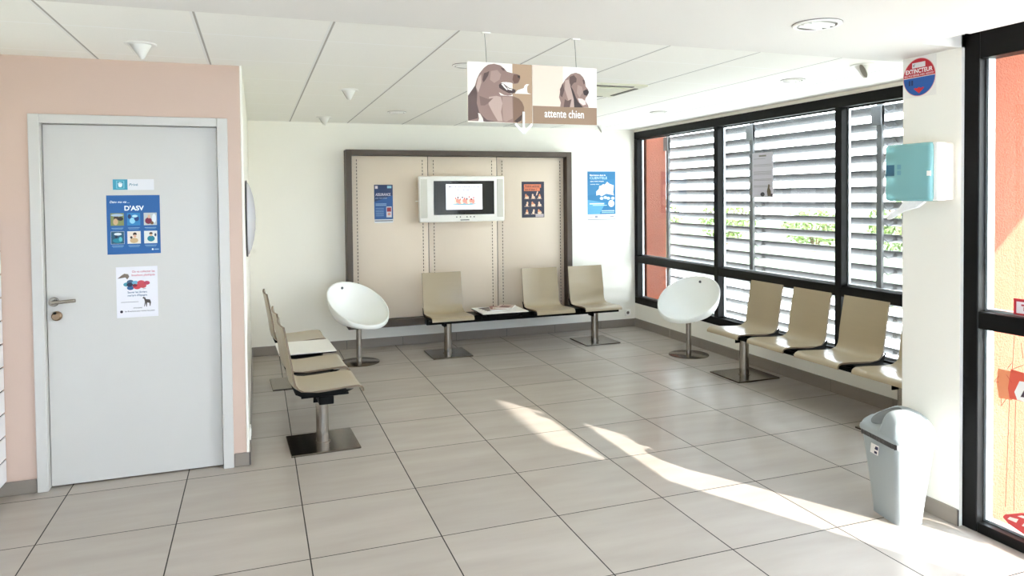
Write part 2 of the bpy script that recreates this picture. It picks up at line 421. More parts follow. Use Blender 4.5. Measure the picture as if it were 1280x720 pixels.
# entrance glazing
e = bpy.data.objects.new('window_2', None); COL.objects.link(e); e.location = (XD, 0, 0); e['kind'] = 'structure'
b = MB()
b.box((-0.01, -0.873, 0), (0.085, -0.795, 2.357), M['alu'], 0.004)
b.box((-0.01, -2.23, 0), (0.085, -2.16, 2.357), M['alu'], 0.004)
b.box((-0.01, -2.16, 2.225), (0.085, -0.873, 2.357), M['alu'], 0.004)
b.box((-0.01, -2.16, 0.0), (0.085, -0.873, 0.048), M['alu'], 0.004)
b.build('window_frame', e)
MB().box((-0.01, -2.16, 0.965), (0.085, -0.873, 1.046), M['alu'], 0.004).build('transom', e)
for z0, z1 in ((0.048, 0.965), (1.046, 2.225)):
    MB().box((0.030, -2.158, z0 + 0.002), (0.036, -0.875, z1 - 0.002), M['glass']).build('glass_pane', e, smooth=0)
    b = MB(); t = 0.012
    b.box((0.037, -0.873 - t, z0), (0.080, -0.873, z1), M['seal']); b.box((0.037, -2.16, z0), (0.080, -2.16 + t, z1), M['seal'])
    b.box((0.037, -2.16 + t, z0), (0.080, -0.873 - t, z0 + t), M['seal'])
    b.build('glazing_bead', e)
# rear glazing of the lobby (behind the camera)
e2 = bpy.data.objects.new('window_3', None); COL.objects.link(e2); e2.location = (0, YR - 0.08, 0); e2['kind'] = 'structure'
b = MB()
xs = [XL + 0.25, 0.30, 1.30, 2.30, 3.3]
for x in xs: b.box((x - 0.03, -0.04, 0), (x + 0.03, 0.04, 2.26), M['alu'])
b.box((xs[0], -0.04, 0), (xs[-1], 0.04, 0.06), M['alu']); b.box((xs[0], -0.04, 2.2), (xs[-1], 0.04, 2.26), M['alu'])
b.build('window_frame', e2)
MB().box((xs[0], -0.003, 0.05), (xs[-1], 0.003, 2.21), M['glass']).build('glass_pane', e2, smooth=0)

# ------------------------------------------------------------ stickers on the entrance glass
def sheet(name, label, cat, origin, rz, w, h, m, thick=0.0012, group=None):
    o = thing(name, label, cat, origin, rz, group)
    MB().box((-w / 2, -thick, -h / 2), (w / 2, 0, h / 2), m).build('sheet', o, smooth=0)
    return o
E1 = 0.0018
st = thing('window_sticker', 'orange and red angular sticker with a white emblem on the entrance glass', 'sticker', (XD + 0.029, -0.99, 0.73), R(-90))
def inst(y, z): return (-(y + 0.99), z - 0.73)
b = MB()
b.flat([inst(-0.945, 0.79), inst(-1.005, 0.79), inst(-1.012, 0.66), inst(-0.95, 0.655), inst(-0.938, 0.72)], -0.0008, PM((240, 150, 104)))
b.flat([inst(-1.005, 0.80), inst(-1.075, 0.795), inst(-1.16, 0.80), inst(-1.16, 0.67), inst(-1.0, 0.665), inst(-0.992, 0.71)], -0.0014, PM((226, 92, 70)))
b.build('colour_patch', st, smooth=0)
b = MB()
b.flat([inst(-1.022, 0.70), inst(-1.045, 0.755), inst(-1.10, 0.76), inst(-1.12, 0.70), inst(-1.09, 0.665), inst(-1.035, 0.668)], -0.0020, PM((244, 240, 236)))
b.flat([inst(-1.05, 0.685), inst(-1.075, 0.74), inst(-1.095, 0.69)], -0.0026, PM((70, 50, 60)))
b.build('emblem', st, smooth=0)
b = MB()
def line(b, p, q, t, y, m):
    p = Vector((p[0], 0, p[1])); q = Vector((q[0], 0, q[1])); dd = (q - p).normalized(); n = Vector((-dd.z, 0, dd.x)) * t / 2
    b.flat([((p + n).x, (p + n).z), ((q + n).x, (q + n).z), ((q - n).x, (q - n).z), ((p - n).x, (p - n).z)], y, m)
LR = PM((206, 70, 56))
for p, q in (((-1.012, 0.80), (-1.02, 0.955)), ((-1.0, 0.66), (-0.985, 0.16)), ((-1.028, 0.66), (-1.024, 0.16)), ((-0.928, 0.727), (-0.95, 0.755)), ((-0.928, 0.727), (-0.95, 0.727)),
             ((-0.99, 0.80), (-1.01, 0.83)), ((-1.01, 0.80), (-1.06, 0.83)), ((-0.96, 0.66), (-0.962, 0.62)), ((-0.962, 0.62), (-0.985, 0.66)), ((-1.05, 0.93), (-1.06, 0.86)), ((-0.985, 0.77), (-1.01, 0.74))):
    line(b, inst(*p), inst(*q), 0.0022, -0.0022, LR)
b.build('sketch_line', st, smooth=0)
st2 = thing('window_sticker', 'small red bordered white notice sticker just above the black crossbar', 'sticker', (XD + 0.029, -1.08, 1.09), R(-90))
b = MB(); b.box((-0.065, -0.001, -0.038), (0.07, 0, 0.035), PM((196, 44, 58)))
b.rect(-0.052, -0.03, 0.06, 0.022, -0.0016, PM((240, 226, 228))); b.rect(-0.03, 0.004, 0.045, 0.012, -0.0022, PM((200, 70, 90))); b.rect(-0.02, -0.018, -0.006, 0.0, -0.0022, PM((200, 100, 110))); b.build('sheet', st2, smooth=0)
bpy.data.objects[st2.name]['category'] = 'sticker'
st3 = thing('window_sticker', 'red sticker with white blocks low on the entrance glass near the floor', 'sticker', (XD + 0.029, -1.06, 0.125), R(-90))
b = MB()
def inst3(y, z): return (-(y + 1.06), z - 0.125)
b.flat([inst3(-0.972, 0.108), inst3(-0.984, 0.125), inst3(-1.06, 0.163), inst3(-1.18, 0.195), inst3(-1.20, 0.09), inst3(-1.07, 0.070), inst3(-1.0, 0.088)], -0.0012, PM((206, 66, 66)))
for q in (((-0.995, 0.108), (-1.005, 0.122), (-1.045, 0.128), (-1.035, 0.108)), ((-1.04, 0.140), (-1.06, 0.152), (-1.10, 0.158), (-1.08, 0.142)), ((-1.06, 0.105), (-1.075, 0.128), (-1.15, 0.135), (-1.13, 0.108))):
    b.flat([inst3(*p) for p in q], -0.0018, PM((240, 222, 214)))
b.build('sheet', st3, smooth=0)

# ------------------------------------------------------------ exterior
struct(MB().box((XW + 0.1, -14, -0.15), (9.0, 14, -0.05), M['ground']).build('floor_outside'))
struct(MB().box((XD + 0.10, -14, -0.15), (XW + 0.1, -0.87, -0.05), M['ground']).build('floor_entrance'))
struct(MB().box((-8, -14, -0.15), (XD + 0.10, YR - 0.16, -0.05), M['ground']).build('floor_forecourt'))
g = MB().box((9.0, -30, -0.12), (40, 40, 0.0), M['grass']).build('grass_verge'); g['kind'] = 'structure'
struct(MB().box((XD + 0.12, -9.5, 2.44), (4.98, -0.80, 2.54), M['canopy']).build('ceiling_canopy'))
struct(MB().box((-8, -10.0, -0.1), (5.2, -9.2, 4.8), M['sun_blocker']).build('wall_sun_blocker'))  # unseen wall added to keep sun off the rear glazing

# louvre screen
lv = thing('louvre_screen', 'grey metal louvre screen standing outside the black framed window', 'louvre', (5.17, 0, 0))
def blade(z, ya, yb):
    b = MB(); n = 14; P = []
    for i in range(n):                       # lens section, tilted
        a = 2 * PI * i / n
        u = 0.0500 * math.cos(a); v = 0.011 * math.sin(a)
        t = R(-42); P.append((u * math.cos(t) - v * math.sin(t), u * math.sin(t) + v * math.cos(t)))
    vs = [(x, ya, z + q) for x, q in P] + [(x, yb, z + q) for x, q in P]
    fs = [[i, (i + 1) % n, (i + 1) % n + n, i + n] for i in range(n)] + [list(range(n)), list(range(2 * n - 1, n - 1, -1))]
    b.add(vs, fs, M['louver']); return b.build('blade', lv)
zs = [0.08 + 0.129 * i for i in range(20)]
for z in zs: blade(z, -0.44, 4.34)
for y in (2.665, 1.10, 4.22, -0.30):
    b = MB(); b.box((-0.105, y - 0.026, -0.05), (-0.075, y + 0.026, 2.72), M['louver'], 0.003); b.build('post', lv)
    b = MB(); b.box((-0.112, y - 0.026, 2.14), (-0.068, y + 0.072, 2.30), M['louver'], 0.003); b.build('fixing_plate', lv)
    if y in (4.22, -0.30): continue
    b = MB()
    b.tube([(-0.078, y - 0.02, 0), (-0.06, y - 0.05, -0.03), (-0.02, y - 0.07, -0.012), (0.0, y - 0.082, -0.004)], 0.004, M['louver'], 6)
    b.box((-0.040, y - 0.085, -0.016), (0.018, y - 0.081, 0.016), M['louver'])
    o0 = b.build('blade_bracket', lv); o0.location.z = zs[0]
    for z in zs[1:]:
        o1 = o0.copy(); COL.objects.link(o1); o1.location.z = z

# hedge shrubs beyond the louvres
def shrub(seed, h, r, nleaf):
    rnd = random.Random(seed); t = thing('shrub', '', 'shrub')
    b = MB()
    for k in range(6):
        a = rnd.uniform(0, 2 * PI); b.tube([(0, 0, 0), (0.3 * r * math.cos(a), 0.3 * r * math.sin(a), h * 0.45), (0.6 * r * math.cos(a), 0.6 * r * math.sin(a), h * 0.8)], 0.018, M['bark'], 6)
    b.build('stem', t)
    b = MB()
    for i in range(nleaf):
        while True:
            p = Vector((rnd.uniform(-1, 1), rnd.uniform(-1, 1), rnd.uniform(-1, 1)))
            if 0.25 < p.length < 1: break
        p = Vector((p.x * r, p.y * r, h * 0.55 + p.z * h * 0.45))
        s_ = rnd.uniform(0.05, 0.11); q = Quaternion((rnd.uniform(-1, 1), rnd.uniform(-1, 1), rnd.uniform(-1, 1), rnd.uniform(-1, 1))).normalized()
        vs = [p + q @ Vector(v) * s_ for v in ((-1, 0, 0), (0, -0.45, 0.05), (1, 0, 0), (0, 0.45, 0.05))]
        b.add(vs, [[0, 1, 2, 3]], M['leaf'])
    b.build('foliage', t, smooth=0)
    return t
s0 = shrub(3, 1.5, 0.9, 900)
hed = [(14.5, 3.0), (14.8, 6.0), (14.4, 9.0), (14.9, 12.5), (14.6, 16.0), (14.5, 20.0), (14.7, 0.5), (15.0, -2.5)]
for i, (x, y) in enumerate(hed):
    o = s0 if i == 0 else copy_tree(s0)
    o.location = (x, y, 0); o.rotation_euler = (0, 0, i * 1.3); o.scale = (1, 1, 0.8 + 0.12 * (i % 3))
    o['label'] = 'green leafy shrub on the grass bank seen between the louvres'; o['group'] = 'shrubs beyond the louvre screen'

# ------------------------------------------------------------ padded wall panel on the back wall
pf = thing('wall_panel', 'large cream padded panel in a dark taupe frame on the back wall', 'wall panel', (0, YB, 0))
FX0, FX1, FZ0, FZ1 = 1.285, 3.84, 0.235, 2.11
D0 = -0.185
def rail(lo, hi): MB().box(lo, hi, M['frame'], 0.003).build('frame_rail', pf)
rail((FX0, D0, FZ0), (FX0 + 0.058, -0.002, FZ1)); rail((FX1 - 0.062, D0, FZ0), (FX1, -0.002, FZ1))
rail((FX0 + 0.058, D0, FZ1 - 0.058), (FX1 - 0.062, -0.002, FZ1)); rail((FX0 + 0.058, D0, FZ0), (FX1 - 0.062, -0.002, FZ0 + 0.075))
px = [FX0 + 0.060, 2.167, 2.957, FX1 - 0.064]
seamx = []
for i in range(3):
    a, c = px[i] + 0.003, px[i + 1] - 0.003
    o = MB().box((a, -0.095, FZ0 + 0.078), (c, -0.02, FZ1 - 0.061), M['pad'], 0.004, seg=2).build('padded_panel', pf)
    b = MB()
    for sx in ((a + (0.055 if i == 0 else 0.058)), (c - (0.045 if i == 2 else 0.058))):
        z = FZ0 + 0.10
        while z < FZ1 - 0.09:
            b.box((sx - 0.0035, -0.0975, z), (sx + 0.0035, -0.094, z + 0.020), M['stitch']); z += 0.036
    b.build('stitching', o, smooth=0)

for xs_ in px[1:3]: MB().box((xs_ - 0.0031, -0.0925, FZ0 + 0.078), (xs_ + 0.0031, -0.02, FZ1 - 0.061), M['stitch']).build('panel_seam', pf, smooth=0)

# ------------------------------------------------------------ television
tv = thing('television', 'white flat television showing a notice on the cream padded panel', 'television', (2.512, 4.215, 1.585), R(-1.0))
W2, H2 = 0.475, 0.248
MB().box((-W2, 0.0, -H2), (W2, 0.075, H2), M['tvw'], 0.012, seg=3).build('casing', tv)
MB().box((-0.32, -0.006, -0.170), (0.355, 0.004, 0.195), M['screen'], 0.002).build('screen', tv)
for s_ in (-1, 1):
    b = MB()
    xx = -0.425 if s_ < 0 else 0.425
    b.box((xx - 0.035, -0.003, -0.20), (xx + 0.035, 0.003, 0.215), M['tvg'], 0.002)
    b.build('speaker', tv)
b = MB(); b.rect(-0.187, -0.115, 0.218, 0.160, -0.0065, PM((226, 228, 236), 0.35)); 
K = PM((70, 60, 90), 0.3)
b.text("Merci de vous présenter à l'accueil", 0.015, 0.125, 0.34, 0.016, -0.0072, K, 'C')
b.text("DÈS VOTRE ARRIVÉE", 0.015, 0.090, 0.17, 0.016, -0.0072, K, 'C')
rnd = random.Random(5)
b.ell(0.015, -0.055, 0.135, 0.012, -0.0070, PM((110, 150, 160), 0.4))
for i in range(9):
    x = -0.085 + i * 0.025
    b.ell(x, -0.025 + 0.006 * math.sin(i * 2), 0.020, 0.026, -0.0074 - i * 1e-5, PM((214, 120, 108), 0.5) if i % 3 else PM((232, 176, 160), 0.5), 12)
    b.ell(x + 0.004, 0.008 + 0.012 * math.sin(i * 2.4), 0.009, 0.011, -0.0077 - i * 1e-5, PM((70, 44, 44), 0.3) if i % 2 else PM((204, 96, 84), 0.5), 10)
for i in range(6):
    x = -0.08 + i * 0.038; b.ell(x, 0.040 + 0.006 * (i % 2), 0.010, 0.006, -0.0077, PM((150, 160, 180), 0.4), 10)
b.ell(0.015, -0.085, 0.05, 0.004, -0.0077, PM((170, 220, 230), 0.5), 10)
b.build('notice', tv, smooth=0)
b = MB()
for i, x in enumerate((-0.07, -0.03, 0.045, 0.085, 0.125)):
    b.ell(x, -0.195, 0.007, 0.007, -0.001, PM((90, 100, 96)), 12)
b.box((-0.03, -0.003, -0.232), (0.07, 0.001, -0.224), M['black'])
b.build('control_button', tv, smooth=0)
b = MB(); b.cyl((-0.475, 0.04, -0.02), (-0.51, 0.04, -0.02), 0.006, M['tvw'], 10); b.build('side_knob', tv)
b = MB(); b.box((-0.12, 0.075, -0.12), (0.12, 0.155, 0.12), M['black'], 0.004); b.build('wall_bracket', tv)

# ------------------------------------------------------------ beam seating
def seat_shell(parent, x, z0=0.0):
    """moulded plywood shell, faces -Y, centred at x"""
    prof = [(-0.232, 0.372), (-0.231, 0.388), (-0.222, 0.402), (-0.200, 0.410), (-0.12, 0.408), (0.0, 0.400), (0.09, 0.397), (0.135, 0.402),
            (0.165, 0.418), (0.185, 0.447), (0.194, 0.49), (0.203, 0.56), (0.216, 0.64), (0.232, 0.73), (0.248, 0.815)]
    n = 9; hw = 0.215; vs = []; fs = []
    T = 0.006
    nor = []
    for j, (y, z) in enumerate(prof):
        a = Vector(prof[max(0, j - 1)]); c = Vector(prof[min(len(prof) - 1, j + 1)]); d_ = (c - a).normalized(); nor.append(Vector((-d_.y, d_.x)))
    for side in (1, -1):
        for j, (y, z) in enumerate(prof):
            wj = hw * (1.0 if j < 8 else 1.0 - 0.03 * (j - 8) / 6)
            if j in (8, 9, 10): wj = hw * 0.975
            for i in range(n):
                u = -1 + 2 * i / (n - 1)
                dish = (0.004, 0.004, 0.006, 0.009, 0.012, 0.014, 0.016, 0.018, 0.020, 0.020, 0.020, 0.019, 0.018, 0.017, 0.016)[j] * (1 - u * u)
                q = Vector((y, z)) - nor[j] * dish + nor[j] * T * side
                vs.append((x + wj * u, q.x, q.y + z0))
    m_ = len(prof) * n
    for j in range(len(prof) - 1):
        for i in range(n - 1):
            a = j * n + i; fs.append([a, a + 1, a + n + 1, a + n]); fs.append([m_ + a, m_ + a + n, m_ + a + n + 1, m_ + a + 1])
    b = MB(); b.add(vs, fs, M['beige'])
    es = []
    for j in range(len(prof) - 1):
        for i in (0, n - 1):
            a = j * n + i; es.append([a, a + n, m_ + a + n, m_ + a])
    for i in range(n - 1):
        for j in (0, len(prof) - 1):
            a = j * n + i; es.append([a, a + 1, m_ + a + 1, m_ + a])
    b.add(vs, es, M['edge'])
    # weld
    me_o = b.build('seat_shell', parent, smooth=50)
    bm = bmesh.new(); bm.from_mesh(me_o.data); bmesh.ops.remove_doubles(bm, verts=bm.verts[:], dist=1e-5); bmesh.ops.recalc_face_normals(bm, faces=bm.faces[:]); bm.to_mesh(me_o.data); bm.free()
    me_o.data.set_sharp_from_angle(angle=R(50))
    # black cradle under the shell
    b = MB()
    for s_ in (-1, 1):
        xx = x + s_ * 0.212
        pts = [(-0.17, 0.394), (-0.11, 0.372), (0.13, 0.366), (0.185, 0.392), (0.210, 0.455), (0.19, 0.432), (0.15, 0.405), (0.05, 0.392)]
        vs2 = [(xx - 0.004, p, q) for p, q in pts] + [(xx + 0.004, p, q) for p, q in pts]; k = len(pts)
        b.add(vs2, [list(range(k)), list(range(2 * k - 1, k - 1, -1))] + [[i, (i + 1) % k, (i + 1) % k + k, i + k] for i in range(k)], M['black'])
    b.box((x - 0.21, -0.14, 0.362), (x + 0.21, 0.15, 0.372), M['black'])
    b.build('seat_cradle', parent)
def wing(parent, x):
    b = MB(); pts = [(-0.10, 0.372), (0.17, 0.372), (0.20, 0.405), (0.0, 0.398)]
    b.box((x - 0.062, -0.105, 0.345), (x + 0.062, 0.17, 0.392), M['black'], 0.006); b.build('link_bracket', parent)
def table_top(parent, x):
    b = MB(); b.box((x - 0.245, -0.225, 0.415), (x + 0.245, 0.20, 0.425), M['white_table'], 0.002)
    b.box((x - 0.243, -0.223, 0.408), (x + 0.243, 0.198, 0.4149), M['black']); b.build('table_top', parent)
    b = MB(); b.box((x - 0.17, -0.13, 0.372), (x + 0.17, 0.15, 0.408), M['black'], 0.004); b.build('table_bracket', parent)
def pedestal(parent, x, dy=0.0):
    MB().box((x - 0.205, -0.215 + dy, 0.0), (x + 0.205, 0.215 + dy, 0.012), M['plate'], 0.002).build('base_plate', parent)
    b = MB(); b.cyl((x, dy, 0.012), (x, dy, 0.335), 0.040, M['steel'], 32); b.lathe([(0.050, 0.012), (0.050, 0.016), (0.040, 0.018)], M['steel'], 32, Matrix.Translation((x, dy, 0)))
    b.build('post', parent)
    MB().box((x - 0.05, -0.06 + dy, 0.285), (x - 0.040 + 0.0, 0.06 + dy, 0.36), M['black'], 0.002).build('clamp', parent)
def bench(label, loc, rz, kinds, peds, ext=(0.23, 0.28)):
    t = thing('beam_seating', label, 'waiting bench', loc, rz)
    n = len(kinds)
    MB().box((-ext[0], -0.045, 0.315), ((n - 1) * 0.555 + ext[1], 0.045, 0.366), M['black'], 0.004).build('beam', t)
    for i, k in enumerate(kinds):
        if k == 'c': seat_shell(t, i * 0.555)
        else: table_top(t, i * 0.555)
        if i < n - 1: wing(t, (i + 0.5) * 0.555)
    for p in peds: pedestal(t, p)
    return t
# back row faces -Y ; left row faces +X ; right row faces -X
bench('beam bench against the back wall with three beige seats and a magazine table', (2.228, 3.83, 0), 0, 'ctcc', (0, 3 * 0.555))
bench('beam bench on the left by the pink wall, three beige seats and an empty table', (0.785, 1.545, 0), R(90 + 2.5), 'cctc', (0, 3 * 0.555))
# right row: local x runs towards -Y
bench('beam bench under the black framed window with a row of beige seats', (4.44, 1.965, 0), R(-90), 'cccc', (0, 3 * 0.555), (0.22, 0.23))

# magazines on the back table
tz = 0.4252
for i, (dx, dy, rz, c1, c2, lab) in enumerate((
        (-0.10, 0.02, 8, (66, 56, 50), (120, 104, 94), 'dark covered magazine at the left of the fan on the back table'),
        (-0.02, 0.01, -14, (150, 96, 84), (214, 196, 182), 'magazine with a reddish cover, middle of the fan on the back table'),
        (0.07, 0.015, -30, (200, 176, 164), (116, 66, 58), 'pale covered magazine at the right of the fan on the back table'))):
    t = thing('magazine', lab, 'magazine', (2.783 + dx, 3.80 + dy, tz + i * 0.0094), R(rz), 'magazines on the white bench table')
    MB().box((-0.085, -0.115, 0), (0.085, 0.115, 0.009), M['paper'], 0.001).build('pages', t)
    b = MB(); b.add([(-0.085, -0.115, 0.0092), (0.085, -0.115, 0.0092), (0.085, 0.115, 0.0092), (-0.085, 0.115, 0.0092)], [[0, 1, 2, 3]], PM(c1))
    b.add([(-0.06, -0.08, 0.0093), (0.04, -0.08, 0.0093), (0.06, 0.05, 0.0093), (-0.05, 0.06, 0.0093)], [[0, 1, 2, 3]], PM(c2)); b.build('cover', t, smooth=0)

# ------------------------------------------------------------ egg chairs
def egg_chair(label, loc, rz):
    t = thing('tub_chair', label, 'chair', loc, rz)
    n = 56; rings = 18; vs = []; fs = []
    C0 = Vector((0, 0.02, 0.615)); Bm = Vector((0, -0.01, 0.352))
    back = Vector((0, 0.258, 0.772)); front = Vector((0, -0.262, 0.388))
    C0 = (back + front) / 2; Mj = (back - front) / 2; hw = 0.318
    def ring(k, off):
        t_ = k / rings
        s_ = (1 - t_ ** 2.3) ** 0.52 if t_ < 1 else 0.0
        s_ = max(s_, 0.0)
        c = C0.lerp(Bm, t_ ** 0.95)
        # flatten the slope towards the bottom
        Mk = Mj.copy(); Mk.z *= (1 - t_ ** 1.5)
        out = []
        for i in range(n):
            a = 2 * PI * i / n
            p = Vector((hw * math.sin(a), 0, 0)) * s_ + Mk * math.cos(a) * s_
            q = c + p
            if off:
                dirn = (q - Vector((0, 0.0, 0.62))); dirn.normalize(); q = q - dirn * off
            out.append(q)
        return out
    for off in (0.0, 0.009):
        base = len(vs)
        for k in range(rings + 1):
            vs += ring(k, off)
        for k in range(rings):
            for i in range(n):
                j = (i + 1) % n; f = [base + k * n + i, base + k * n + j, base + (k + 1) * n + j, base + (k + 1) * n + i]
                fs.append(f if not off else f[::-1])
    m_ = (rings + 1) * n
    for i in range(n):
        j = (i + 1) % n; fs.append([i, j, m_ + j, m_ + i])
    b = MB(); b.add(vs, fs, M['egg']); o = b.build('seat_shell', t, smooth=60)
    bm = bmesh.new(); bm.from_mesh(o.data); bmesh.ops.remove_doubles(bm, verts=bm.verts[:], dist=1e-5); bmesh.ops.recalc_face_normals(bm, faces=bm.faces[:]); bm.to_mesh(o.data); bm.free()
    # grommet near the top of the back, inside
    p = ring(3, 0.012)[0]
    g_ = MB(); q = Vector((0, -0.8, 0.35)).normalized()
    T = Matrix.Translation(p) @ q.to_track_quat('Z', 'Y').to_matrix().to_4x4()
    g_.lathe([(0.013, -0.012), (0.013, 0.004), (0.009, 0.006), (0.0, 0.004)], M['grom'], 16, T); g_.build('grommet', t)
    b = MB(); b.cyl((0, 0, 0.010), (0, 0, 0.352), 0.026, M['steel'], 28); b.cyl((0, 0, 0.335), (0, 0, 0.352), 0.07, M['grom'], 24); b.build('post', t)
    b = MB(); b.lathe([(0.0, 0.016), (0.06, 0.015), (0.19, 0.008), (0.198, 0.005), (0.198, 0.0), (0, 0)], M['plate'], 56); b.build('base_disc', t)
    return t
egg_chair('white tub chair on a steel disc foot in front of the cream padded panel', (1.325, 3.80, 0), R(32))
egg_chair('white tub chair on a steel disc foot in the far corner by the black window', (4.46, 2.86, 0), R(-62))

# ------------------------------------------------------------ ceiling fittings
def cone_spot(label, x, y, z=ZC, s_=1.0):
    t = thing('cone_spotlight', label, 'spotlight', (x, y, z), 0)
    b = MB(); b.lathe([(0.075 * s_, 0.0), (0.072 * s_, -0.006), (0.052 * s_, -0.007), (0.050 * s_, -0.001)], M['lampw'], 32); b.build('mounting_ring', t)
    b = MB()
    # scoop: cone pointing down, its open mouth slanting to the left
    n = 28; base = []; vs = []; fs = []
    apex = (0.008 * s_, -0.005 * s_, -0.085 * s_)
    for i in range(n):
        a = 2 * PI * i / n; base.append((0.052 * s_ * math.cos(a), 0.052 * s_ * math.sin(a), -0.004))
    vs = base + [(p[0] * 0.97 * 0.25 + apex[0] * 0.75, p[1] * 0.25 + apex[1] * 0.75, apex[2] * 0.86) for p in base] + [apex]
    for i in range(n):
        j = (i + 1) % n; fs += [[i, j, n + j, n + i], [n + i, n + j, 2 * n]]
    b.add(vs, fs, M['lampw']); b.build('cone_shade', t, smooth=50)
    b = MB(); vs = []
    for i in range(20):
        a = 2 * PI * i / 20; u = 0.046 * s_ * math.cos(a); v = 0.020 * s_ * math.sin(a)
        vs.append((-0.0275 * s_ + u * 0.50 - 0.006 * s_, -0.010 * s_ + v - 0.022 * s_, -0.044 * s_ - u * 0.82))
    b.add(vs, [list(range(20))], M['lampin']); b.build('opening', t)
    return t
cone_spot('white cone spotlight on the ceiling above the white door', -0.135, 0.80)
cone_spot('white cone spotlight on the ceiling above the left bench, nearer of two', 1.055, 2.09, s_=0.95)
cone_spot('white cone spotlight on the ceiling near the back wall, left side', 1.045, 3.95, s_=1.0)
cone_spot('white cone spotlight on the ceiling beside the fire extinguisher sign', 3.96, 0.18, s_=1.05)
cone_spot('white cone spotlight in the far right corner behind the hanging dog sign', 4.10, 4.05, s_=1.0)
def downlight(label, x, y, r, z=ZC):
    t = thing('recessed_downlight', label, 'ceiling light', (x, y, z))
    b = MB(); b.lathe([(r * 1.20, 0.0), (r * 1.20, -0.006), (r * 1.15, -0.009), (r * 0.98, -0.008), (r * 0.96, -0.001)], M['lampw'], 44); b.lathe([(r * 1.235, -0.0002), (r * 1.235, -0.0025), (r * 1.20, -0.003)], M['lampd'], 44); b.lathe([(r * 0.98, -0.0085), (r * 0.93, -0.0075), (r * 0.93, -0.002)], M['lampd'], 44); b.build('trim_ring', t)
    b = MB(); b.lathe([(r * 0.96, -0.003), (r * 0.80, -0.0015), (r * 0.55, -0.001), (0.0, -0.001)], M['lampin'], 44); b.build('reflector', t)
    b = MB()
    for k in (-0.45, 0.0, 0.45):
        hh = r * 0.9 * math.sqrt(1 - k * k) ; b.cyl((-hh, k * r, -0.005), (hh, k * r + 0.01, -0.005), r * 0.09, M['lampw'], 10)
    b.build('lamp_tube', t)
downlight('large round recessed downlight in the smooth white front ceiling', 2.54, -0.965, 0.078, ZS)
downlight('round recessed downlight in the tiled ceiling left of the cone by the window', 3.94, 0.78, 0.066)
downlight('round recessed downlight in the tiled ceiling towards the far window corner', 4.04, 2.72, 0.066)
downlight('round recessed downlight half hidden behind the left of the hanging dog sign', 1.60, 0.90, 0.062)
downlight('round recessed downlight in the tiled ceiling before the cream padded panel', 1.645, 3.35, 0.070)
ac = thing('ceiling_cassette', 'square off white ventilation cassette in the ceiling behind the dog sign', 'ventilation grille', (2.785, 1.55, ZC))
MB().box((-0.29, -0.29, -0.014), (0.29, 0.29, 0.0), M['acw'], 0.006).build('grille_frame', ac)
b = MB(); b.box((-0.19, -0.19, -0.024), (0.19, 0.19, -0.014), M['acw'], 0.004); b.build('centre_plate', ac)
for k in range(4):
    T = Matrix.Rotation(k * PI / 2, 4, 'Z'); MB().box((-0.19, -0.262, -0.0185), (0.19, -0.230, -0.0138), PM((96, 94, 84)), 0.001, T=T).build('air_slot', ac)

# ------------------------------------------------------------ hanging sign
SX0, SX1, SZ0, SZ1 = 1.230, 1.820, 1.9165, 2.1655
hs = thing('hanging_sign', 'hanging sign with two brown dogs reading attente chien and a white arrow', 'sign', (0, -0.425, 0))
MB().box((SX0, 0, SZ0), (1.5155, 0.008, SZ1), PM((248, 240, 228))).build('panel', hs, smooth=0)
MB().box((1.517, 0, SZ0), (SX1, 0.008, SZ1), PM((248, 240, 228))).build('panel', hs, smooth=0)
def S1(cx, cy):   # first zoom crop -> sign plane
    px_ = 580 + cx / 7.5; py_ = 74 + cy / 7.5; return spt(px_, py_)
def spt(px_, py_):
    t = (px_ - 583) / 161.0; top = 78 + 8 * t; bot = 153 + 4 * t
    x = SX0 + (SX1 - SX0) * (t * 0.94 + 0.06 * t * t); return (x, SZ1 - (SZ1 - SZ0) * (py_ - top) / (bot - top))
def S2(cx, cy): return spt(660 + cx / 9.0, 80 + cy / 9.0)
def clipx(poly, lo, hi):
    def cut(P, f, x):
        out = []
        for i in range(len(P)):
            a, c = P[i], P[(i + 1) % len(P)]; ia, ic = f(a[0]), f(c[0])
            if ia: out.append(a)
            if ia != ic:
                t = (x - a[0]) / (c[0] - a[0]); out.append((x, a[1] + t * (c[1] - a[1])))
        return out
    P = cut(poly, lambda v: v >= lo, lo); return cut(P, lambda v: v <= hi, hi) if P else P
xm = S1(441, 100)[0]; x1e = 1.515
b = MB(); b.rect(xm, SZ0 + 0.0005, x1e, SZ1 - 0.0005, -0.0006, PM((176, 146, 118))); b.build('brown_band', hs, smooth=0)
dogA = [(22, 582), (24, 350), (60, 300), (90, 262), (110, 190), (135, 140), (175, 90), (215, 60), (270, 52), (330, 66), (365, 95), (390, 125), (440, 138), (480, 146), (512, 160), (514, 185),
        (505, 215), (490, 235), (455, 240), (430, 228), (385, 222), (350, 222), (330, 232), (312, 250), (318, 275), (350, 290), (390, 312), (425, 328), (450, 330), (425, 345), (395, 348), (360, 342), (330, 325), (312, 318),
        (330, 345), (400, 350), (450, 352), (500, 375), (530, 410), (548, 455), (545, 500), (520, 540), (470, 590), (440, 600), (300, 594)]
jawA = [(312, 250), (330, 232), (355, 235), (385, 258), (410, 275), (445, 285), (470, 295), (465, 318), (440, 328), (400, 322), (350, 296), (318, 276)]
def poly(b, pts, Sf, y, m, lo=SX0, hi=SX1):
    P = [Sf(*p) for p in pts]; P = [(max(lo, min(hi, x)), max(SZ0 + 0.0004, min(SZ1, z))) for x, z in P]
    b.flat(P, y, m)
b = MB()
fur = PM((146, 118, 108)); furD = PM((96, 74, 68)); furL = PM((186, 160, 148)); furM = PM((168, 140, 128))
poly(b, dogA, S1, -0.0012, fur)
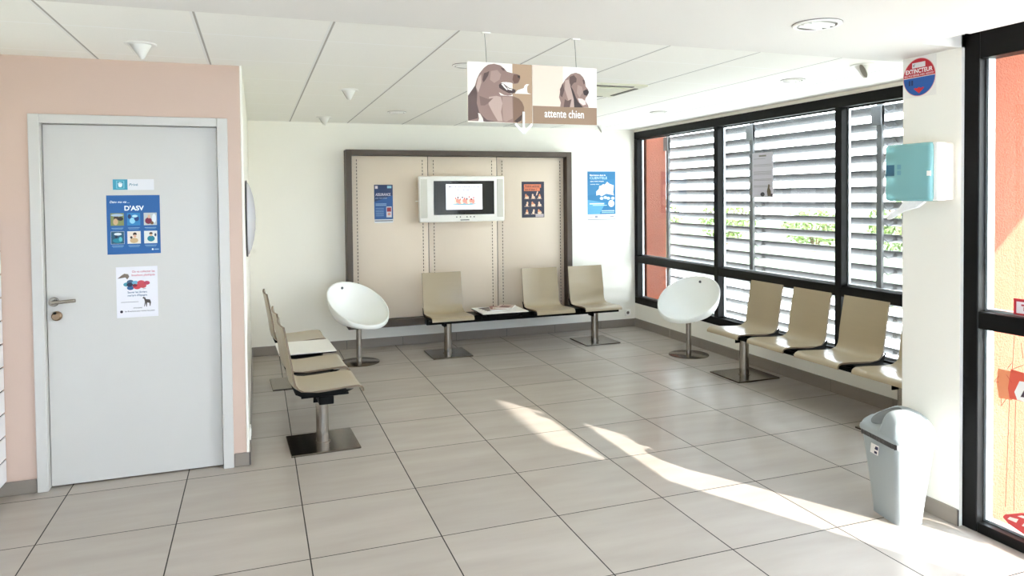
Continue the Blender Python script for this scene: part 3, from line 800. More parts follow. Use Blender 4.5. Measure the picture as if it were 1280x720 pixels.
poly(b, jawA, S1, -0.0016, PM((70, 48, 46)))
poly(b, [(335, 240), (352, 236), (372, 262), (395, 290), (388, 298), (360, 272)], S1, -0.0020, PM((240, 232, 224)))
poly(b, [(385, 262), (405, 282), (440, 290), (432, 300), (400, 292)], S1, -0.0020, PM((240, 232, 224)))
poly(b, [(24, 350), (60, 300), (95, 250), (110, 330), (105, 420), (125, 500), (110, 560), (22, 582)], S1, -0.0016, furD)
poly(b, [(160, 200), (175, 140), (205, 130), (225, 120), (215, 160), (190, 200), (170, 225)], S1, -0.0018, furD)
poly(b, [(100, 270), (120, 180), (150, 150), (150, 230), (120, 320)], S1, -0.0018, furL)
poly(b, [(330, 85), (360, 95), (372, 118), (350, 112)], S1, -0.0020, furD)
poly(b, [(440, 200), (450, 150), (485, 150), (512, 162), (512, 188), (492, 228), (455, 234)], S1, -0.0020, PM((110, 80, 66)))
poly(b, [(485, 160), (510, 162), (511, 182), (494, 184)], S1, -0.0024, PM((60, 44, 40)))
poly(b, [(220, 360), (290, 350), (330, 360), (345, 420), (330, 500), (345, 585), (300, 585), (250, 500), (215, 430)], S1, -0.0018, furL)
poly(b, [(345, 360), (435, 362), (440, 560), (380, 590), (350, 580), (345, 470)], S1, -0.0019, furM)
poly(b, [(444, 356), (500, 378), (528, 410), (546, 455), (543, 500), (518, 540), (470, 588), (444, 596)], S1, -0.0019, PM((128, 98, 78)))
poly(b, [(450, 590), (500, 545), (530, 520), (520, 580), (480, 600)], S1, -0.0021, PM((70, 50, 42)))
poly(b, [(125, 500), (160, 540), (200, 575), (280, 590), (190, 592), (130, 586)], S1, -0.0020, furD)
poly(b, [(115, 510), (135, 515), (160, 560), (165, 590), (115, 590), (125, 560)], S1, -0.0022, PM((228, 214, 204)))
poly(b, [(130, 350), (210, 380), (260, 370), (210, 420), (180, 440), (140, 440)], S1, -0.0019, PM((124, 98, 90)))
poly(b, [(240, 120), (300, 110), (335, 150), (320, 200), (270, 230), (230, 200)], S1, -0.0018, furM)
b.build('dog_picture', hs, smooth=0)
b = MB()
poly(b, [(462, 328), (482, 300), (520, 285), (545, 278), (555, 250), (572, 240), (596, 243), (580, 256), (574, 285), (580, 322), (612, 332), (575, 332), (520, 330)], S1, -0.0020, PM((252, 250, 244)))
b.build('cat_silhouette', hs, smooth=0)
b = MB()
b.flat([(1.5175, spt(664, 134)[1]), (spt(702, 1)[0], spt(702, 135)[1]), (spt(702, 1)[0], SZ1 - 0.0005), (1.5175, SZ1 - 0.0005)], -0.0006, PM((234, 210, 192)))
zb = SZ0 + 0.076
b.rect(1.5175, SZ0 + 0.0005, SX1 - 0.0005, zb, -0.0008, PM((150, 122, 98)))
b.build('colour_field', hs, smooth=0)
b = MB()
dogB = [(342, 488), (350, 440), (330, 380), (345, 300), (362, 240), (380, 215), (400, 180), (430, 150), (465, 118), (520, 102), (570, 118), (605, 155), (625, 200), (632, 255), (660, 290), (668, 325), (650, 365), (632, 385), (625, 410),
        (640, 440), (660, 470), (664, 494)]
poly(b, dogB, S2, -0.0012, fur)
poly(b, [(400, 190), (440, 180), (470, 300), (495, 400), (500, 490), (440, 490), (430, 400), (395, 290)], S2, -0.0016, furL)
poly(b, [(450, 150), (500, 130), (530, 170), (525, 210), (500, 215), (480, 240), (470, 260), (450, 220)], S2, -0.0018, furD)
poly(b, [(455, 240), (490, 300), (520, 380), (545, 430), (600, 492), (500, 492), (495, 400)], S2, -0.0018, PM((60, 44, 44)))
poly(b, [(600, 310), (640, 288), (666, 310), (664, 335), (640, 362), (610, 350)], S2, -0.0020, PM((56, 40, 40)))
poly(b, [(540, 390), (590, 395), (625, 420), (632, 460), (600, 470), (560, 440)], S2, -0.0022, PM((232, 206, 200)))
poly(b, [(595, 180), (618, 185), (622, 225), (608, 235)], S2, -0.0020, furD)
poly(b, [(540, 240), (590, 260), (600, 320), (560, 380), (530, 330)], S2, -0.0017, furM)
poly(b, [(340, 290), (375, 220), (390, 300), (365, 380), (345, 360)], S2, -0.0018, furD)
poly(b, [(395, 400), (425, 420), (470, 400), (450, 490), (380, 490)], S2, -0.0019, furD)
b.build('dog_picture', hs, smooth=0)
b = MB(); b.text('attente chien', 1.571, SZ0 + 0.029, 0.186, 0.034, -0.0014, PM((250, 248, 244)), 'L'); b.build('lettering', hs, smooth=0)
ax = spt(652, 100)[0]
b = MB(); WA = PM((252, 252, 250))
b.box((ax - 0.0045, -0.006, 1.890), (ax + 0.0045, -0.0026, 1.965), WA)
for s_ in (-1, 1):
    T = Matrix.Translation((ax, -0.0043, 1.873)) @ Matrix.Rotation(s_ * R(43), 4, 'Y')
    b.box((-0.005, -0.0017, 0.0), (0.005, 0.0017, 0.056), WA, T=T)
b.build('arrow', hs, smooth=0)
for xx in (1.312, 1.722):
    b = MB(); top = Vector((xx - 0.003, 0.003, ZS - 0.002)); 
    b.tube([(xx - 0.006, 0.003, ZS - 0.004), (xx - 0.002, 0.003, 2.24), (xx + 0.002, 0.003, SZ1 - 0.004)], 0.0013, M['cord'], 6); b.build('cord', hs)
    b = MB(); b.box((xx - 0.018, -0.006, ZS - 0.006), (xx + 0.018, 0.012, ZS), M['lampw'], 0.001); b.build('hook_plate', hs)

# ------------------------------------------------------------ posters on the door
yd = 1.31 + 0.035 - 0.0006
t = sheet('privacy_sign', 'small white and teal sign reading Privé at the top of the white door', 'sign', (-0.259, yd, 1.697), 0, 0.212, 0.062, PM((226, 226, 230)), 0.002)
b = MB(); b.rect(-0.105, -0.030, -0.030, 0.030, -0.0026, PM((56, 150, 176))); b.rect(-0.088, -0.022, -0.046, 0.022, -0.0029, PM((120, 196, 214))); b.rect(-0.083, -0.019, -0.051, 0.019, -0.0031, PM((56, 150, 176)))
W_ = PM((240, 246, 248))
b.ell(-0.067, -0.005, 0.010, 0.010, -0.0033, W_, 14)
for i, (dx, hh) in enumerate(((-0.009, 0.010), (-0.003, 0.014), (0.003, 0.013), (0.009, 0.008))): b.rect(-0.067 + dx - 0.002, 0.0, -0.067 + dx + 0.002, hh, -0.0033, W_)
b.text('Privé', -0.022, -0.007, 0.045, 0.014, -0.0028, PM((70, 130, 150)), bold=0.01, shear=0.2); b.build('lettering', t, smooth=0)

t = sheet('poster', "blue poster with six small photographs headed D'ASV on the white door", 'poster', (-0.262, yd, 1.467), 0, 0.274, 0.338, PM((24, 92, 158)))
b = MB(); b.text('Dans ma vie ...', -0.12, 0.125, 0.10, 0.013, -0.0016, W_, shear=0.3); b.text("D'ASV", -0.046, 0.082, 0.10, 0.026, -0.0016, W_, bold=0.03); 
b.ell(0.095, -0.145, 0.005, 0.005, -0.0016, W_, 10); b.rect(0.104, -0.148, 0.127, -0.143, -0.0016, PM((150, 190, 220)))
for r_, z in enumerate((-0.018, -0.120)):
    for c_ in range(3):
        x = (-0.084, 0.0, 0.086)[c_]; b.rect(x - 0.030, z - 0.002, x + 0.030, z + 0.0005, -0.0016, PM((150, 190, 220))); b.rect(x - 0.026, z - 0.009, x + 0.026, z - 0.0065, -0.0016, PM((110, 160, 200)))
b.build('lettering', t, smooth=0)
scn = [((132, 142, 84), [((60, 44, 34), (-0.5, -0.2, 0.2, 0.6)), ((206, 170, 130), (-0.6, -0.9, 0.1, 0.1)), ((40, 32, 28), (0.1, -0.2, 0.9, 0.4)), ((170, 190, 210), (-0.9, 0.5, 0.9, 0.9))]),
       ((44, 130, 190), [((150, 214, 236), (-0.6, -0.7, 0.2, 0.2)), ((20, 60, 120), (0.1, -0.3, 0.8, 0.5)), ((190, 230, 244), (-0.2, 0.3, 0.6, 0.7)), ((14, 50, 100), (-0.9, 0.1, -0.4, 0.8))]),
       ((190, 196, 196), [((130, 30, 60), (-0.8, -0.8, 0.2, 0.2)), ((220, 180, 150), (-0.4, 0.1, 0.0, 0.7)), ((230, 234, 238), (0.3, -0.6, 0.9, 0.8)), ((120, 80, 50), (0.0, -0.9, 0.5, -0.4))]),
       ((26, 84, 110), [((20, 130, 150), (-0.7, -0.8, 0.7, -0.1)), ((220, 232, 236), (-0.5, 0.4, 0.6, 0.8)), ((10, 40, 60), (-0.4, -0.1, 0.0, 0.4)), ((90, 190, 200), (0.2, -0.6, 0.7, 0.1))]),
       ((236, 226, 212), [((210, 176, 130), (-0.6, -0.9, 0.6, -0.1)), ((44, 30, 26), (-0.15, 0.3, 0.4, 0.8)), ((226, 180, 150), (-0.1, 0.0, 0.35, 0.45)), ((60, 50, 50), (-0.6, -0.2, -0.25, 0.2))]),
       ((226, 228, 224), [((24, 130, 150), (-0.5, -0.7, 0.6, 0.2)), ((60, 40, 30), (-0.2, 0.4, 0.3, 0.8)), ((222, 180, 150), (-0.15, 0.15, 0.25, 0.5)), ((40, 60, 90), (0.6, 0.1, 0.9, 0.6))])]
k = 0
for z in (0.031, -0.074):
    for x in (-0.084, 0.0, 0.086):
        bg, it = scn[k]; b = MB(); b.rect(x - 0.034, z - 0.036, x + 0.034, z + 0.036, -0.0016, W_ if k > 2 else PM(bg)); b.rect(x - 0.033, z - 0.035, x + 0.033, z + 0.035, -0.0018, PM(bg))
        for i, (c_, (x0, z0, x1, z1)) in enumerate(it):
            b.ell(x + (x0 + x1) / 2 * 0.033, z + (z0 + z1) / 2 * 0.035, (x1 - x0) / 2 * 0.036, (z1 - z0) / 2 * 0.038, -0.0020 - i * 1e-4, PM(c_), 14)
        b.build('photograph', t, smooth=0); k += 1

t = sheet('poster', 'white poster with blue and red bottle caps and a standing dog on the door', 'poster', (-0.252, yd, 1.078), 0, 0.214, 0.292, PM((232, 230, 236)))
b = MB(); RD = PM((196, 60, 84)); BL = PM((50, 96, 130)); KK = PM((50, 44, 50))
b.text('On va collecter les', -0.025, 0.112, 0.118, 0.012, -0.0016, RD, bold=0.01); b.text('bouchons plastiques', -0.027, 0.092, 0.120, 0.012, -0.0016, RD, bold=0.01)
b.text('pour', 0.03, 0.016, 0.016, 0.006, -0.0016, KK); b.text('Sauver les lévriers', -0.050, -0.006, 0.100, 0.011, -0.0016, BL, bold=0.015); b.text("martyrs d'Espagne", -0.050, -0.024, 0.100, 0.011, -0.0016, BL, bold=0.015)
b.rect(-0.085, -0.058, 0.005, -0.056, -0.0016, KK); b.text('CITOYENNE', -0.022, -0.096, 0.045, 0.007, -0.0016, KK, bold=0.01)
b.text('les Bouchons pour toutes les pattes', -0.066, -0.114, 0.155, 0.008, -0.0016, KK, bold=0.01); b.ell(-0.083, -0.111, 0.008, 0.008, -0.0016, PM((40, 40, 60)), 14)
b.build('lettering', t, smooth=0)
b = MB()
for i, (x, z, r_, c_) in enumerate(((-0.055, 0.045, 0.016, (70, 150, 170)), (-0.035, 0.058, 0.018, (60, 90, 120)), (-0.010, 0.052, 0.018, (110, 170, 200)), (-0.035, 0.025, 0.018, (40, 90, 140)), (-0.038, 0.043, 0.016, (20, 30, 60)),
        (0.02, 0.052, 0.020, (200, 70, 84)), (0.05, 0.050, 0.016, (180, 60, 90)), (0.0, 0.030, 0.021, (206, 60, 70)), (0.03, 0.034, 0.018, (196, 70, 80)), (-0.012, 0.038, 0.012, (120, 30, 50)))):
    b.ell(x, z, r_, r_ * 0.72, -0.0016 - i * 5e-5, PM(c_), 16)
b.build('bottle_cap_picture', t, smooth=0)
b = MB(); DG = PM((70, 60, 56))
b.flat([(0.030, -0.030), (0.040, -0.034), (0.044, -0.045), (0.064, -0.047), (0.070, -0.062), (0.066, -0.085), (0.062, -0.085), (0.062, -0.068), (0.050, -0.064), (0.048, -0.088), (0.044, -0.088), (0.042, -0.066), (0.036, -0.088), (0.033, -0.086), (0.038, -0.060), (0.034, -0.042), (0.026, -0.038)], -0.0016, DG)
b.flat([(-0.100, 0.080), (-0.080, 0.098), (-0.065, 0.108), (-0.045, 0.104), (-0.040, 0.090), (-0.050, 0.074), (-0.060, 0.086)], -0.0016, PM((120, 104, 92)))
b.build('dog_picture', t, smooth=0)

# posters on the padded panel and the back wall
yp = YB - 0.0955
t = sheet('poster', 'narrow navy blue poster on the left padding of the cream wall panel', 'poster', (1.682, yp, 1.542), 0, 0.198, 0.405, PM((28, 52, 98)))
b = MB(); b.rect(-0.099, -0.2025, 0.099, -0.165, -0.0016, PM((226, 230, 236))); b.rect(-0.095, -0.186, 0.095, -0.176, -0.0018, PM((100, 104, 116))); b.flat([(-0.099, 0.02), (0.099, 0.09), (0.099, -0.165), (-0.099, -0.165)], -0.0014, PM((36, 86, 150)))
b.text("ASSURANCE", -0.085, 0.085, 0.16, 0.028, -0.0018, PM((222, 214, 230)), bold=0.02)
b.text("pour votre animal", -0.085, 0.055, 0.12, 0.014, -0.0018, PM((170, 186, 220)))
b.rect(-0.088, 0.160, -0.060, 0.190, -0.0018, PM((230, 220, 226))); b.rect(0.04, 0.165, 0.085, 0.190, -0.0018, PM((150, 200, 220)))
for i, z in enumerate((-0.005, -0.02, -0.05, -0.07, -0.085, -0.10, -0.115, -0.13)): b.rect(-0.085, z, 0.03 if i < 2 else 0.0, z + (0.008 if i < 2 else 0.004), -0.0018, PM((150, 180, 216)))
b.rect(0.028, -0.145, 0.085, -0.03, -0.0018, PM((220, 216, 224))); b.rect(0.034, -0.085, 0.079, -0.04, -0.0020, PM((150, 40, 60))); b.ell(0.057, -0.11, 0.016, 0.016, -0.0020, PM((220, 150, 130)), 12)
b.build('lettering', t, smooth=0)
t = sheet('poster', 'dark poster with orange heading and nine pale animal figures on the padded panel', 'poster', (3.39, yp, 1.568), 0, 0.275, 0.410, PM((44, 46, 70)))
b = MB(); OR = PM((228, 130, 90)); b.rect(-0.11, 0.135, 0.10, 0.175, -0.0014, OR); b.rect(-0.11, 0.098, 0.085, 0.132, -0.0014, OR)
b.text("Votre animal", -0.10, 0.143, 0.18, 0.024, -0.0018, PM((60, 40, 60)), bold=0.02); b.text("est-il bien ?", -0.10, 0.105, 0.15, 0.020, -0.0018, PM((60, 40, 60)), bold=0.02); b.rect(0.03, -0.2, 0.13, -0.165, -0.0014, PM((190, 180, 186)))
b.build('lettering', t, smooth=0)
b = MB(); CR = PM((236, 206, 180)); CR2 = PM((220, 150, 110))
for r_ in range(3):
    for c_ in range(3):
        x = -0.075 + c_ * 0.078; z = 0.038 - r_ * 0.088
        v = (r_ * 3 + c_) % 4
        b.ell(x, z - 0.012, 0.026 - 0.004 * v % 3, 0.014, -0.0016, CR, 14); b.ell(x - 0.012 + 0.006 * v, z + 0.010, 0.011, 0.018, -0.0018, CR if v % 2 else CR2, 12); b.rect(x - 0.03, z - 0.03, x + 0.028, z - 0.025, -0.0016, CR)
        if v in (0, 2): b.ell(x + 0.006, z + 0.002, 0.009, 0.009, -0.0020, CR2, 10)
b.flat([(0.05, 0.095), (0.065, 0.09), (0.05, 0.05), (0.035, 0.045)], -0.0020, CR)
b.build('animal_figure', t, smooth=0)
t = sheet('poster', 'large light blue poster with a white map on the back wall by the window', 'poster', (4.312, YB - 0.001, 1.607), 0, 0.385, 0.585, PM((240, 240, 242)))
b = MB(); b.rect(-0.187, -0.225, 0.187, 0.288, -0.0014, PM((24, 118, 170))); b.flat([(-0.187, 0.0), (0.187, 0.06), (0.187, 0.2), (-0.187, 0.17)], -0.0016, PM((36, 124, 176)))
b.flat([(-0.187, -0.05), (0.05, -0.09), (-0.03, -0.225), (-0.187, -0.225)], -0.0016, PM((84, 164, 208))); b.rect(-0.187, -0.292, 0.187, -0.284, -0.0016, PM((150, 156, 162)))
b.text('Bienvenue dans la', -0.155, 0.235, 0.21, 0.018, -0.0020, W_, bold=0.03); b.text('CLIENTELE', -0.155, 0.195, 0.23, 0.030, -0.0020, PM((190, 226, 240))); b.text('que vous soyez', -0.150, 0.165, 0.18, 0.014, -0.0020, W_, bold=0.02); b.text('nouveau client', -0.150, 0.130, 0.12, 0.012, -0.0020, W_)
b.rect(-0.16, -0.105, 0.03, -0.092, -0.0020, W_); b.rect(-0.12, -0.122, 0.07, -0.115, -0.0020, PM((200, 230, 240))); b.rect(0.0, -0.19, 0.17, -0.18, -0.0020, PM((200, 230, 240))); b.rect(0.0, -0.208, 0.17, -0.200, -0.0020, PM((170, 214, 234)))
b.rect(-0.16, -0.262, -0.11, -0.252, -0.0016, PM((206, 190, 190))); b.rect(-0.09, -0.268, -0.055, -0.240, -0.0016, PM((150, 156, 170))); b.rect(0.03, -0.262, 0.07, -0.252, -0.0016, PM((190, 196, 200))); b.rect(0.11, -0.26, 0.165, -0.25, -0.0016, PM((140, 146, 150)))
b.build('lettering', t, smooth=0)
b = MB(); b.flat([(-0.07, 0.0), (-0.07, 0.05), (-0.035, 0.08), (-0.03, 0.115), (0.0, 0.12), (0.02, 0.135), (0.045, 0.13), (0.075, 0.165), (0.105, 0.14), (0.165, 0.12), (0.16, 0.085), (0.155, 0.04), (0.165, 0.0), (0.10, 0.015), (0.06, 0.02), (0.03, 0.005), (0.0, -0.01), (-0.03, 0.01)], -0.0020, PM((244, 236, 236)))
for i, (x, z) in enumerate(((0.02, 0.03), (0.05, -0.02), (0.09, -0.03), (0.15, -0.03), (0.0, -0.03))): b.ell(x, z - 0.005, 0.024, 0.018, -0.0018, PM((214, 234, 242)), 14)
b.ell(0.130, -0.098, 0.040, 0.042, -0.0020, PM((244, 240, 242)), 28)
b.build('map_picture', t, smooth=0)

# notices on the window glass
t = sheet('notice_paper', 'white notice sheet with a small animal picture taped to the window glass', 'notice', (XW + 0.010, 2.173, 1.78), R(-90), 0.288, 0.415, PM((206, 204, 214)))
b = MB()
for i, z in enumerate((0.15, 0.095, 0.082, 0.03, 0.017, 0.004, -0.04, -0.05, -0.10, -0.112)): b.rect(-0.125, z, 0.125 if i not in (0,) else 0.04, z + 0.004, -0.0016, PM((150, 148, 156)))
b.rect(-0.05, 0.17, 0.05, 0.185, -0.0016, PM((130, 130, 120))); b.build('lettering', t, smooth=0)
b = MB(); b.flat([(0.07, -0.195), (0.06, -0.15), (0.075, -0.105), (0.08, -0.085), (0.10, -0.09), (0.095, -0.12), (0.115, -0.15), (0.115, -0.195)], -0.0018, PM((96, 84, 66))); b.ell(0.0, -0.178, 0.03, 0.02, -0.0018, PM((60, 56, 60)), 14); b.ell(0.125, -0.185, 0.016, 0.014, -0.0018, PM((70, 56, 56)), 12); b.build('animal_picture', t, smooth=0)
t = sheet('notice_paper', 'small pale and grey notice on the window glass below the paper dispenser', 'notice', (XW + 0.010, 0.555, 1.41), R(-90), 0.20, 0.25, PM((224, 214, 210)))
b = MB(); b.rect(-0.10, -0.03, 0.10, 0.125, -0.0014, PM((150, 148, 148))); b.rect(-0.03, -0.09, 0.02, -0.06, -0.0014, PM((90, 90, 100))); b.build('printed_block', t, smooth=0)

# ------------------------------------------------------------ fire extinguisher sign
t = sheet('fire_extinguisher_sign', 'square sign with a red and blue disc reading EXTINCTEUR on the pillar', 'sign', (XP - 0.001, -0.572, 2.186), R(-90), 0.190, 0.200, PM((236, 232, 224)), 0.002)
b = MB(); rr = 0.0925; y = -0.0028
b.ell(0, 0, rr + 0.001, rr + 0.003, y + 0.0002, PM((220, 150, 150)), 48)
b.ell(0, 0, rr - 0.002, rr, y, PM((186, 26, 44)), 30, 0.0, PI); b.ell(0, 0, rr - 0.002, rr, y, PM((26, 84, 160)), 30, PI, 2 * PI)
b.rect(-rr + 0.002, -0.001, rr - 0.002, 0.002, y - 0.0004, PM((236, 226, 230)))
b.rect(-0.04, 0.048, 0.036, 0.074, y - 0.0004, PM((232, 228, 228)))
b.flat([(-0.022, -0.052), (-0.030, -0.056), (0.0, -0.082), (0.030, -0.056), (0.022, -0.052), (0.012, -0.056), (0.0, -0.05), (-0.012, -0.056)], y - 0.0004, PM((206, 30, 40)))
b.rect(-0.060, -0.038, -0.050, -0.012, y - 0.0004, PM((14, 40, 90))); b.rect(-0.045, -0.038, -0.034, -0.012, y - 0.0004, PM((14, 40, 90)))
b.build('disc', t, smooth=0)
b = MB(); b.text('N°', -0.034, 0.054, 0.012, 0.013, y - 0.0008, PM((40, 30, 50)), bold=0.02); b.text('EXTINCTEUR', 0.0, 0.022, 0.155, 0.021, y - 0.0008, PM((250, 244, 244)), 'C', bold=0.02)
b.text('EAU PULVERISEE AVEC ADDITIF', 0.0, 0.007, 0.168, 0.009, y - 0.0008, PM((246, 220, 222)), 'C', bold=0.01); b.build('lettering', t, smooth=0)

# ------------------------------------------------------------ paper dispenser on the pillar
t = thing('paper_dispenser', 'wall mounted paper towel dispenser with a translucent teal front on the pillar', 'paper dispenser', (XP, -0.63, 1.705), R(-90))
# local: x to the viewer's right (-Y world), y = into the wall (+X world)
MB().box((-0.146, -0.075, -0.138), (0.139, 0.002, 0.138), PM((238, 226, 212), 0, 0.35), 0.012, seg=3).build('back_housing', t)
MB().box((0.060, -0.112, -0.139), (0.137, -0.045, 0.140), M['tvw'], 0.008, seg=2).build('side_panel', t)
b = MB(); b.box((-0.150, -0.135, -0.142), (0.118, -0.046, 0.142), M['teal'], 0.020, seg=4); b.build('front_cover', t)
b = MB(); T = Matrix.Translation((-0.11, -0.080, -0.02)) @ Matrix.Rotation(R(90), 4, 'Y')
b.lathe([(0.0, 0.0), (0.030, 0.0), (0.032, 0.005), (0.032, 0.165), (0.030, 0.17), (0.0, 0.17)], M['towel'], 28, T); b.build('paper_roll', t)
b = MB(); b.rect(-0.135, -0.015, -0.085, 0.040, -0.1356, PM((50, 100, 124))); b.rect(-0.068, -0.012, -0.045, 0.010, -0.1356, PM((96, 150, 166))); b.rect(-0.068, 0.016, -0.045, 0.040, -0.1356, PM((96, 150, 166))); b.build('label_print', t, smooth=0)
b = MB(); b.box((0.100, -0.138, -0.02), (0.122, -0.132, 0.004), M['tvw'], 0.002); b.build('latch', t)
b = MB()
b.prism([(0.080, -0.138), (-0.05, -0.138), (-0.05, -0.152), (-0.07, -0.176), (-0.115, -0.198), (-0.150, -0.222), (-0.140, -0.236), (-0.105, -0.222), (-0.06, -0.196), (-0.01, -0.182), (0.03, -0.172)], -0.120, -0.100, M['towel'])
b.build('paper_end', t, smooth=40)

# ------------------------------------------------------------ waste bin
t = thing('waste_bin', 'pale grey plastic swing lid waste bin standing by the entrance pillar', 'waste bin', (3.365, -0.615, 0), R(-11))
def rrect(hx, hy, r, z, n=6):
    pts = []
    for cx, cy, a0 in ((hx - r, hy - r, 0), (-hx + r, hy - r, 90), (-hx + r, -hy + r, 180), (hx - r, -hy + r, 270)):
        for i in range(n + 1):
            a = R(a0 + 90 * i / n); pts.append((cx + r * math.cos(a), cy + r * math.sin(a), z))
    return pts
def loft(b, rings, m, cap0=False, cap1=False):
    n = len(rings[0]); vs = [p for r_ in rings for p in r_]; fs = []
    for j in range(len(rings) - 1):
        for i in range(n):
            k = (i + 1) % n; fs.append([j * n + i, j * n + k, (j + 1) * n + k, (j + 1) * n + i])
    if cap0: fs.append(list(range(n - 1, -1, -1)))
    if cap1: fs.append([(len(rings) - 1) * n + i for i in range(n)])
    b.add(vs, fs, m)
HX0, HY0, HX1, HY1 = 0.070, 0.102, 0.108, 0.142
b = MB()
def lerp(a, c, t_): return a + (c - a) * t_
rings = []
for t_, z in ((0, 0.0), (0.0, 0.022), (0.04, 0.024), (0.25, 0.12), (0.6, 0.26), (0.97, 0.405)):
    rings.append(rrect(lerp(HX0, HX1, t_) + (0.002 if z in (0.0, 0.022) else 0), lerp(HY0, HY1, t_), 0.030, z))
loft(b, rings, M['bin'], cap0=True); b.build('bin_body', t, smooth=40)
b = MB(); rnd = random.Random(9)
lo_ = [(x * (1 + 0.012 * rnd.random()), y_ * (1 + 0.012 * rnd.random()), 0.386 - 0.006 * rnd.random() - (0.012 if (x < 0 and abs(y_) < 0.09) else 0)) for x, y_, z in rrect(HX1 + 0.003, HY1 + 0.003, 0.034, 0, 14)]
loft(b, [lo_, [(x * 1.012, y_ * 1.012, z + 0.012 + 0.003 * rnd.random()) for x, y_, z in lo_], rrect(HX1 + 0.004, HY1 + 0.004, 0.034, 0.414, 14)], M['bag'])
kd = b.mi(M['bag_shade'])
for i, f in enumerate(b.f):
    c = sum((b.v[j].x for j in f)) / 4
    if c < -HX1 * 0.96: b.m[i] = kd  # left faces carry the gap's shade in their colour
b.build('bin_liner', t)
def lidz(u, v):
    du = max(0.0, 1 - abs(u) ** 4) ** 0.5; dv = max(0.0, 1 - abs(v) ** 3.0) ** 0.55
    z = 0.434 + 0.112 * du * dv
    k = min(1.0, max(0.0, (v + 0.22) / 0.16)); k = k * k * (3 - 2 * k)      # scooped far half carries the flap
    ramp = 0.438 + 0.050 * (u + 1.0) ** 0.9 + 0.03 * max(0, u) ** 2
    return z * (1 - k) + min(z, ramp) * k
b = MB()
lid = [(1.0, 0.408, 0.0), (1.04, 0.410, 0.0), (1.055, 0.420, 0.0), (1.04, 0.432, 0), (1.02, 0.436, 0)]
rings = [rrect(HX1 * s_ + 0.004, HY1 * s_ + 0.004, 0.036, z) for s_, z, _ in lid]
loft(b, rings, M['bin'])
# domed hood: arched along the long (Y) axis
n = 40; rows = 40; vs = []; fs = []
hx = HX1 + 0.006; hy = HY1 + 0.006
for j in range(rows + 1):
    v = -1 + 2 * j / rows
    for i in range(n + 1):
        u = -1 + 2 * i / n
        # map square to rounded square
        x = u * hx; yy = v * hy
        r2 = 0.036
        # corner rounding
        ax_, ay_ = abs(x), abs(yy)
        if ax_ > hx - r2 and ay_ > hy - r2:
            dx_, dy_ = ax_ - (hx - r2), ay_ - (hy - r2); m_ = max(dx_, dy_); L_ = math.hypot(dx_, dy_) or 1
            dx_, dy_ = dx_ / L_ * m_, dy_ / L_ * m_
            x = math.copysign(hx - r2 + dx_, x); yy = math.copysign(hy - r2 + dy_, yy)
        du = max(0.0, 1 - abs(u) ** 3.5) ** 0.45; dv = max(0.0, 1 - abs(v) ** 2.6) ** 0.55
        z = lidz(u, v)
        vs.append((x, yy, z))
for j in range(rows):
    for i in range(n):
        a = j * (n + 1) + i; fs.append([a, a + 1, a + n + 2, a + n + 1])
b.add(vs, fs, M['bin']); b.build('lid', t, smooth=50)
b = MB()                                        # oval swing flap, sunk into the far half of the hood
vs = []; fs = []; nr = 7; na = 36
for j in range(nr + 1):
    rr_ = j / nr
    for i in range(na):
        a = 2 * PI * i / na
        u = (-0.15 + 0.66 * rr_ * math.cos(a)); v = 0.40 + 0.40 * rr_ * math.sin(a)
        z = lidz(u, v) + 0.0035 + 0.001 * rr_ ** 6
        vs.append((u * hx, v * hy, z))
for j in range(nr):
    for i in range(na):
        k = (i + 1) % na; fs.append([j * na + i, j * na + k, (j + 1) * na + k, (j + 1) * na + i])
b.add(vs, fs, M['flap']); b.build('swing_flap', t, smooth=50)
b = MB()
for z, c_ in ((0.345, (60, 60, 84)), (0.322, (60, 60, 84))):
    pass
Tm = Matrix.Translation((-HX1 * 0.955 - 0.0035, 0.030, 0.335)) @ Matrix.Rotation(R(-90), 4, 'Z') @ Matrix.Rotation(R(-6), 4, 'X')
b.flat([(-0.020, -0.022), (0.040, -0.022), (0.040, 0.025), (-0.020, 0.025)], -0.0045, PM((236, 232, 226)), Tm)
b.flat([(0.010, 0.002), (0.036, 0.002), (0.036, 0.018), (0.016, 0.018)], -0.0052, PM((50, 48, 80)), Tm)
b.flat([(0.010, -0.018), (0.032, -0.018), (0.030, -0.006), (0.010, -0.006)], -0.0052, PM((50, 48, 80)), Tm)
b.build('bin_label', t, smooth=0)

# ------------------------------------------------------------ small wall items
t = thing('convex_mirror', 'round pale grey convex disc with dark rim on the side of the pink wall', 'mirror', (0.3365, 1.78, 1.478), 0)
T = Matrix.Rotation(R(90), 4, 'Y')
b = MB(); b.lathe([(0.0, 0.062), (0.07, 0.0595), (0.14, 0.050), (0.20, 0.034), (0.235, 0.018), (0.245, 0.006)], M['mirr'], 48, T); b.build('dome', t)
b = MB(); b.lathe([(0.240, 0.0), (0.252, 0.002), (0.253, 0.010), (0.246, 0.012), (0.240, 0.004)], M['mirre'], 48, T); b.build('rim', t)
def socket(label, loc, rz):
    t = thing('power_socket', label, 'socket', loc, rz)
    MB().box((-0.040, -0.010, -0.040), (0.040, 0, 0.040), M['tvw'], 0.005, seg=2).build('cover_plate', t)
    b = MB(); b.lathe([(0.019, 0.0105), (0.022, 0.0125), (0.023, 0.0105)], M['tvw'], 24, Matrix.Rotation(R(90), 4, 'X')); b.lathe([(0.0, 0.0104), (0.019, 0.0104)], PM((120, 112, 104)), 24, Matrix.Rotation(R(90), 4, 'X'))
    b.build('socket_well', t)
socket('white wall socket low on the back wall near the window corner', (4.655, YB, 0.172), 0)
socket('white wall socket low on the side of the pink wall', (0.3365, 1.50, 0.14), R(90))
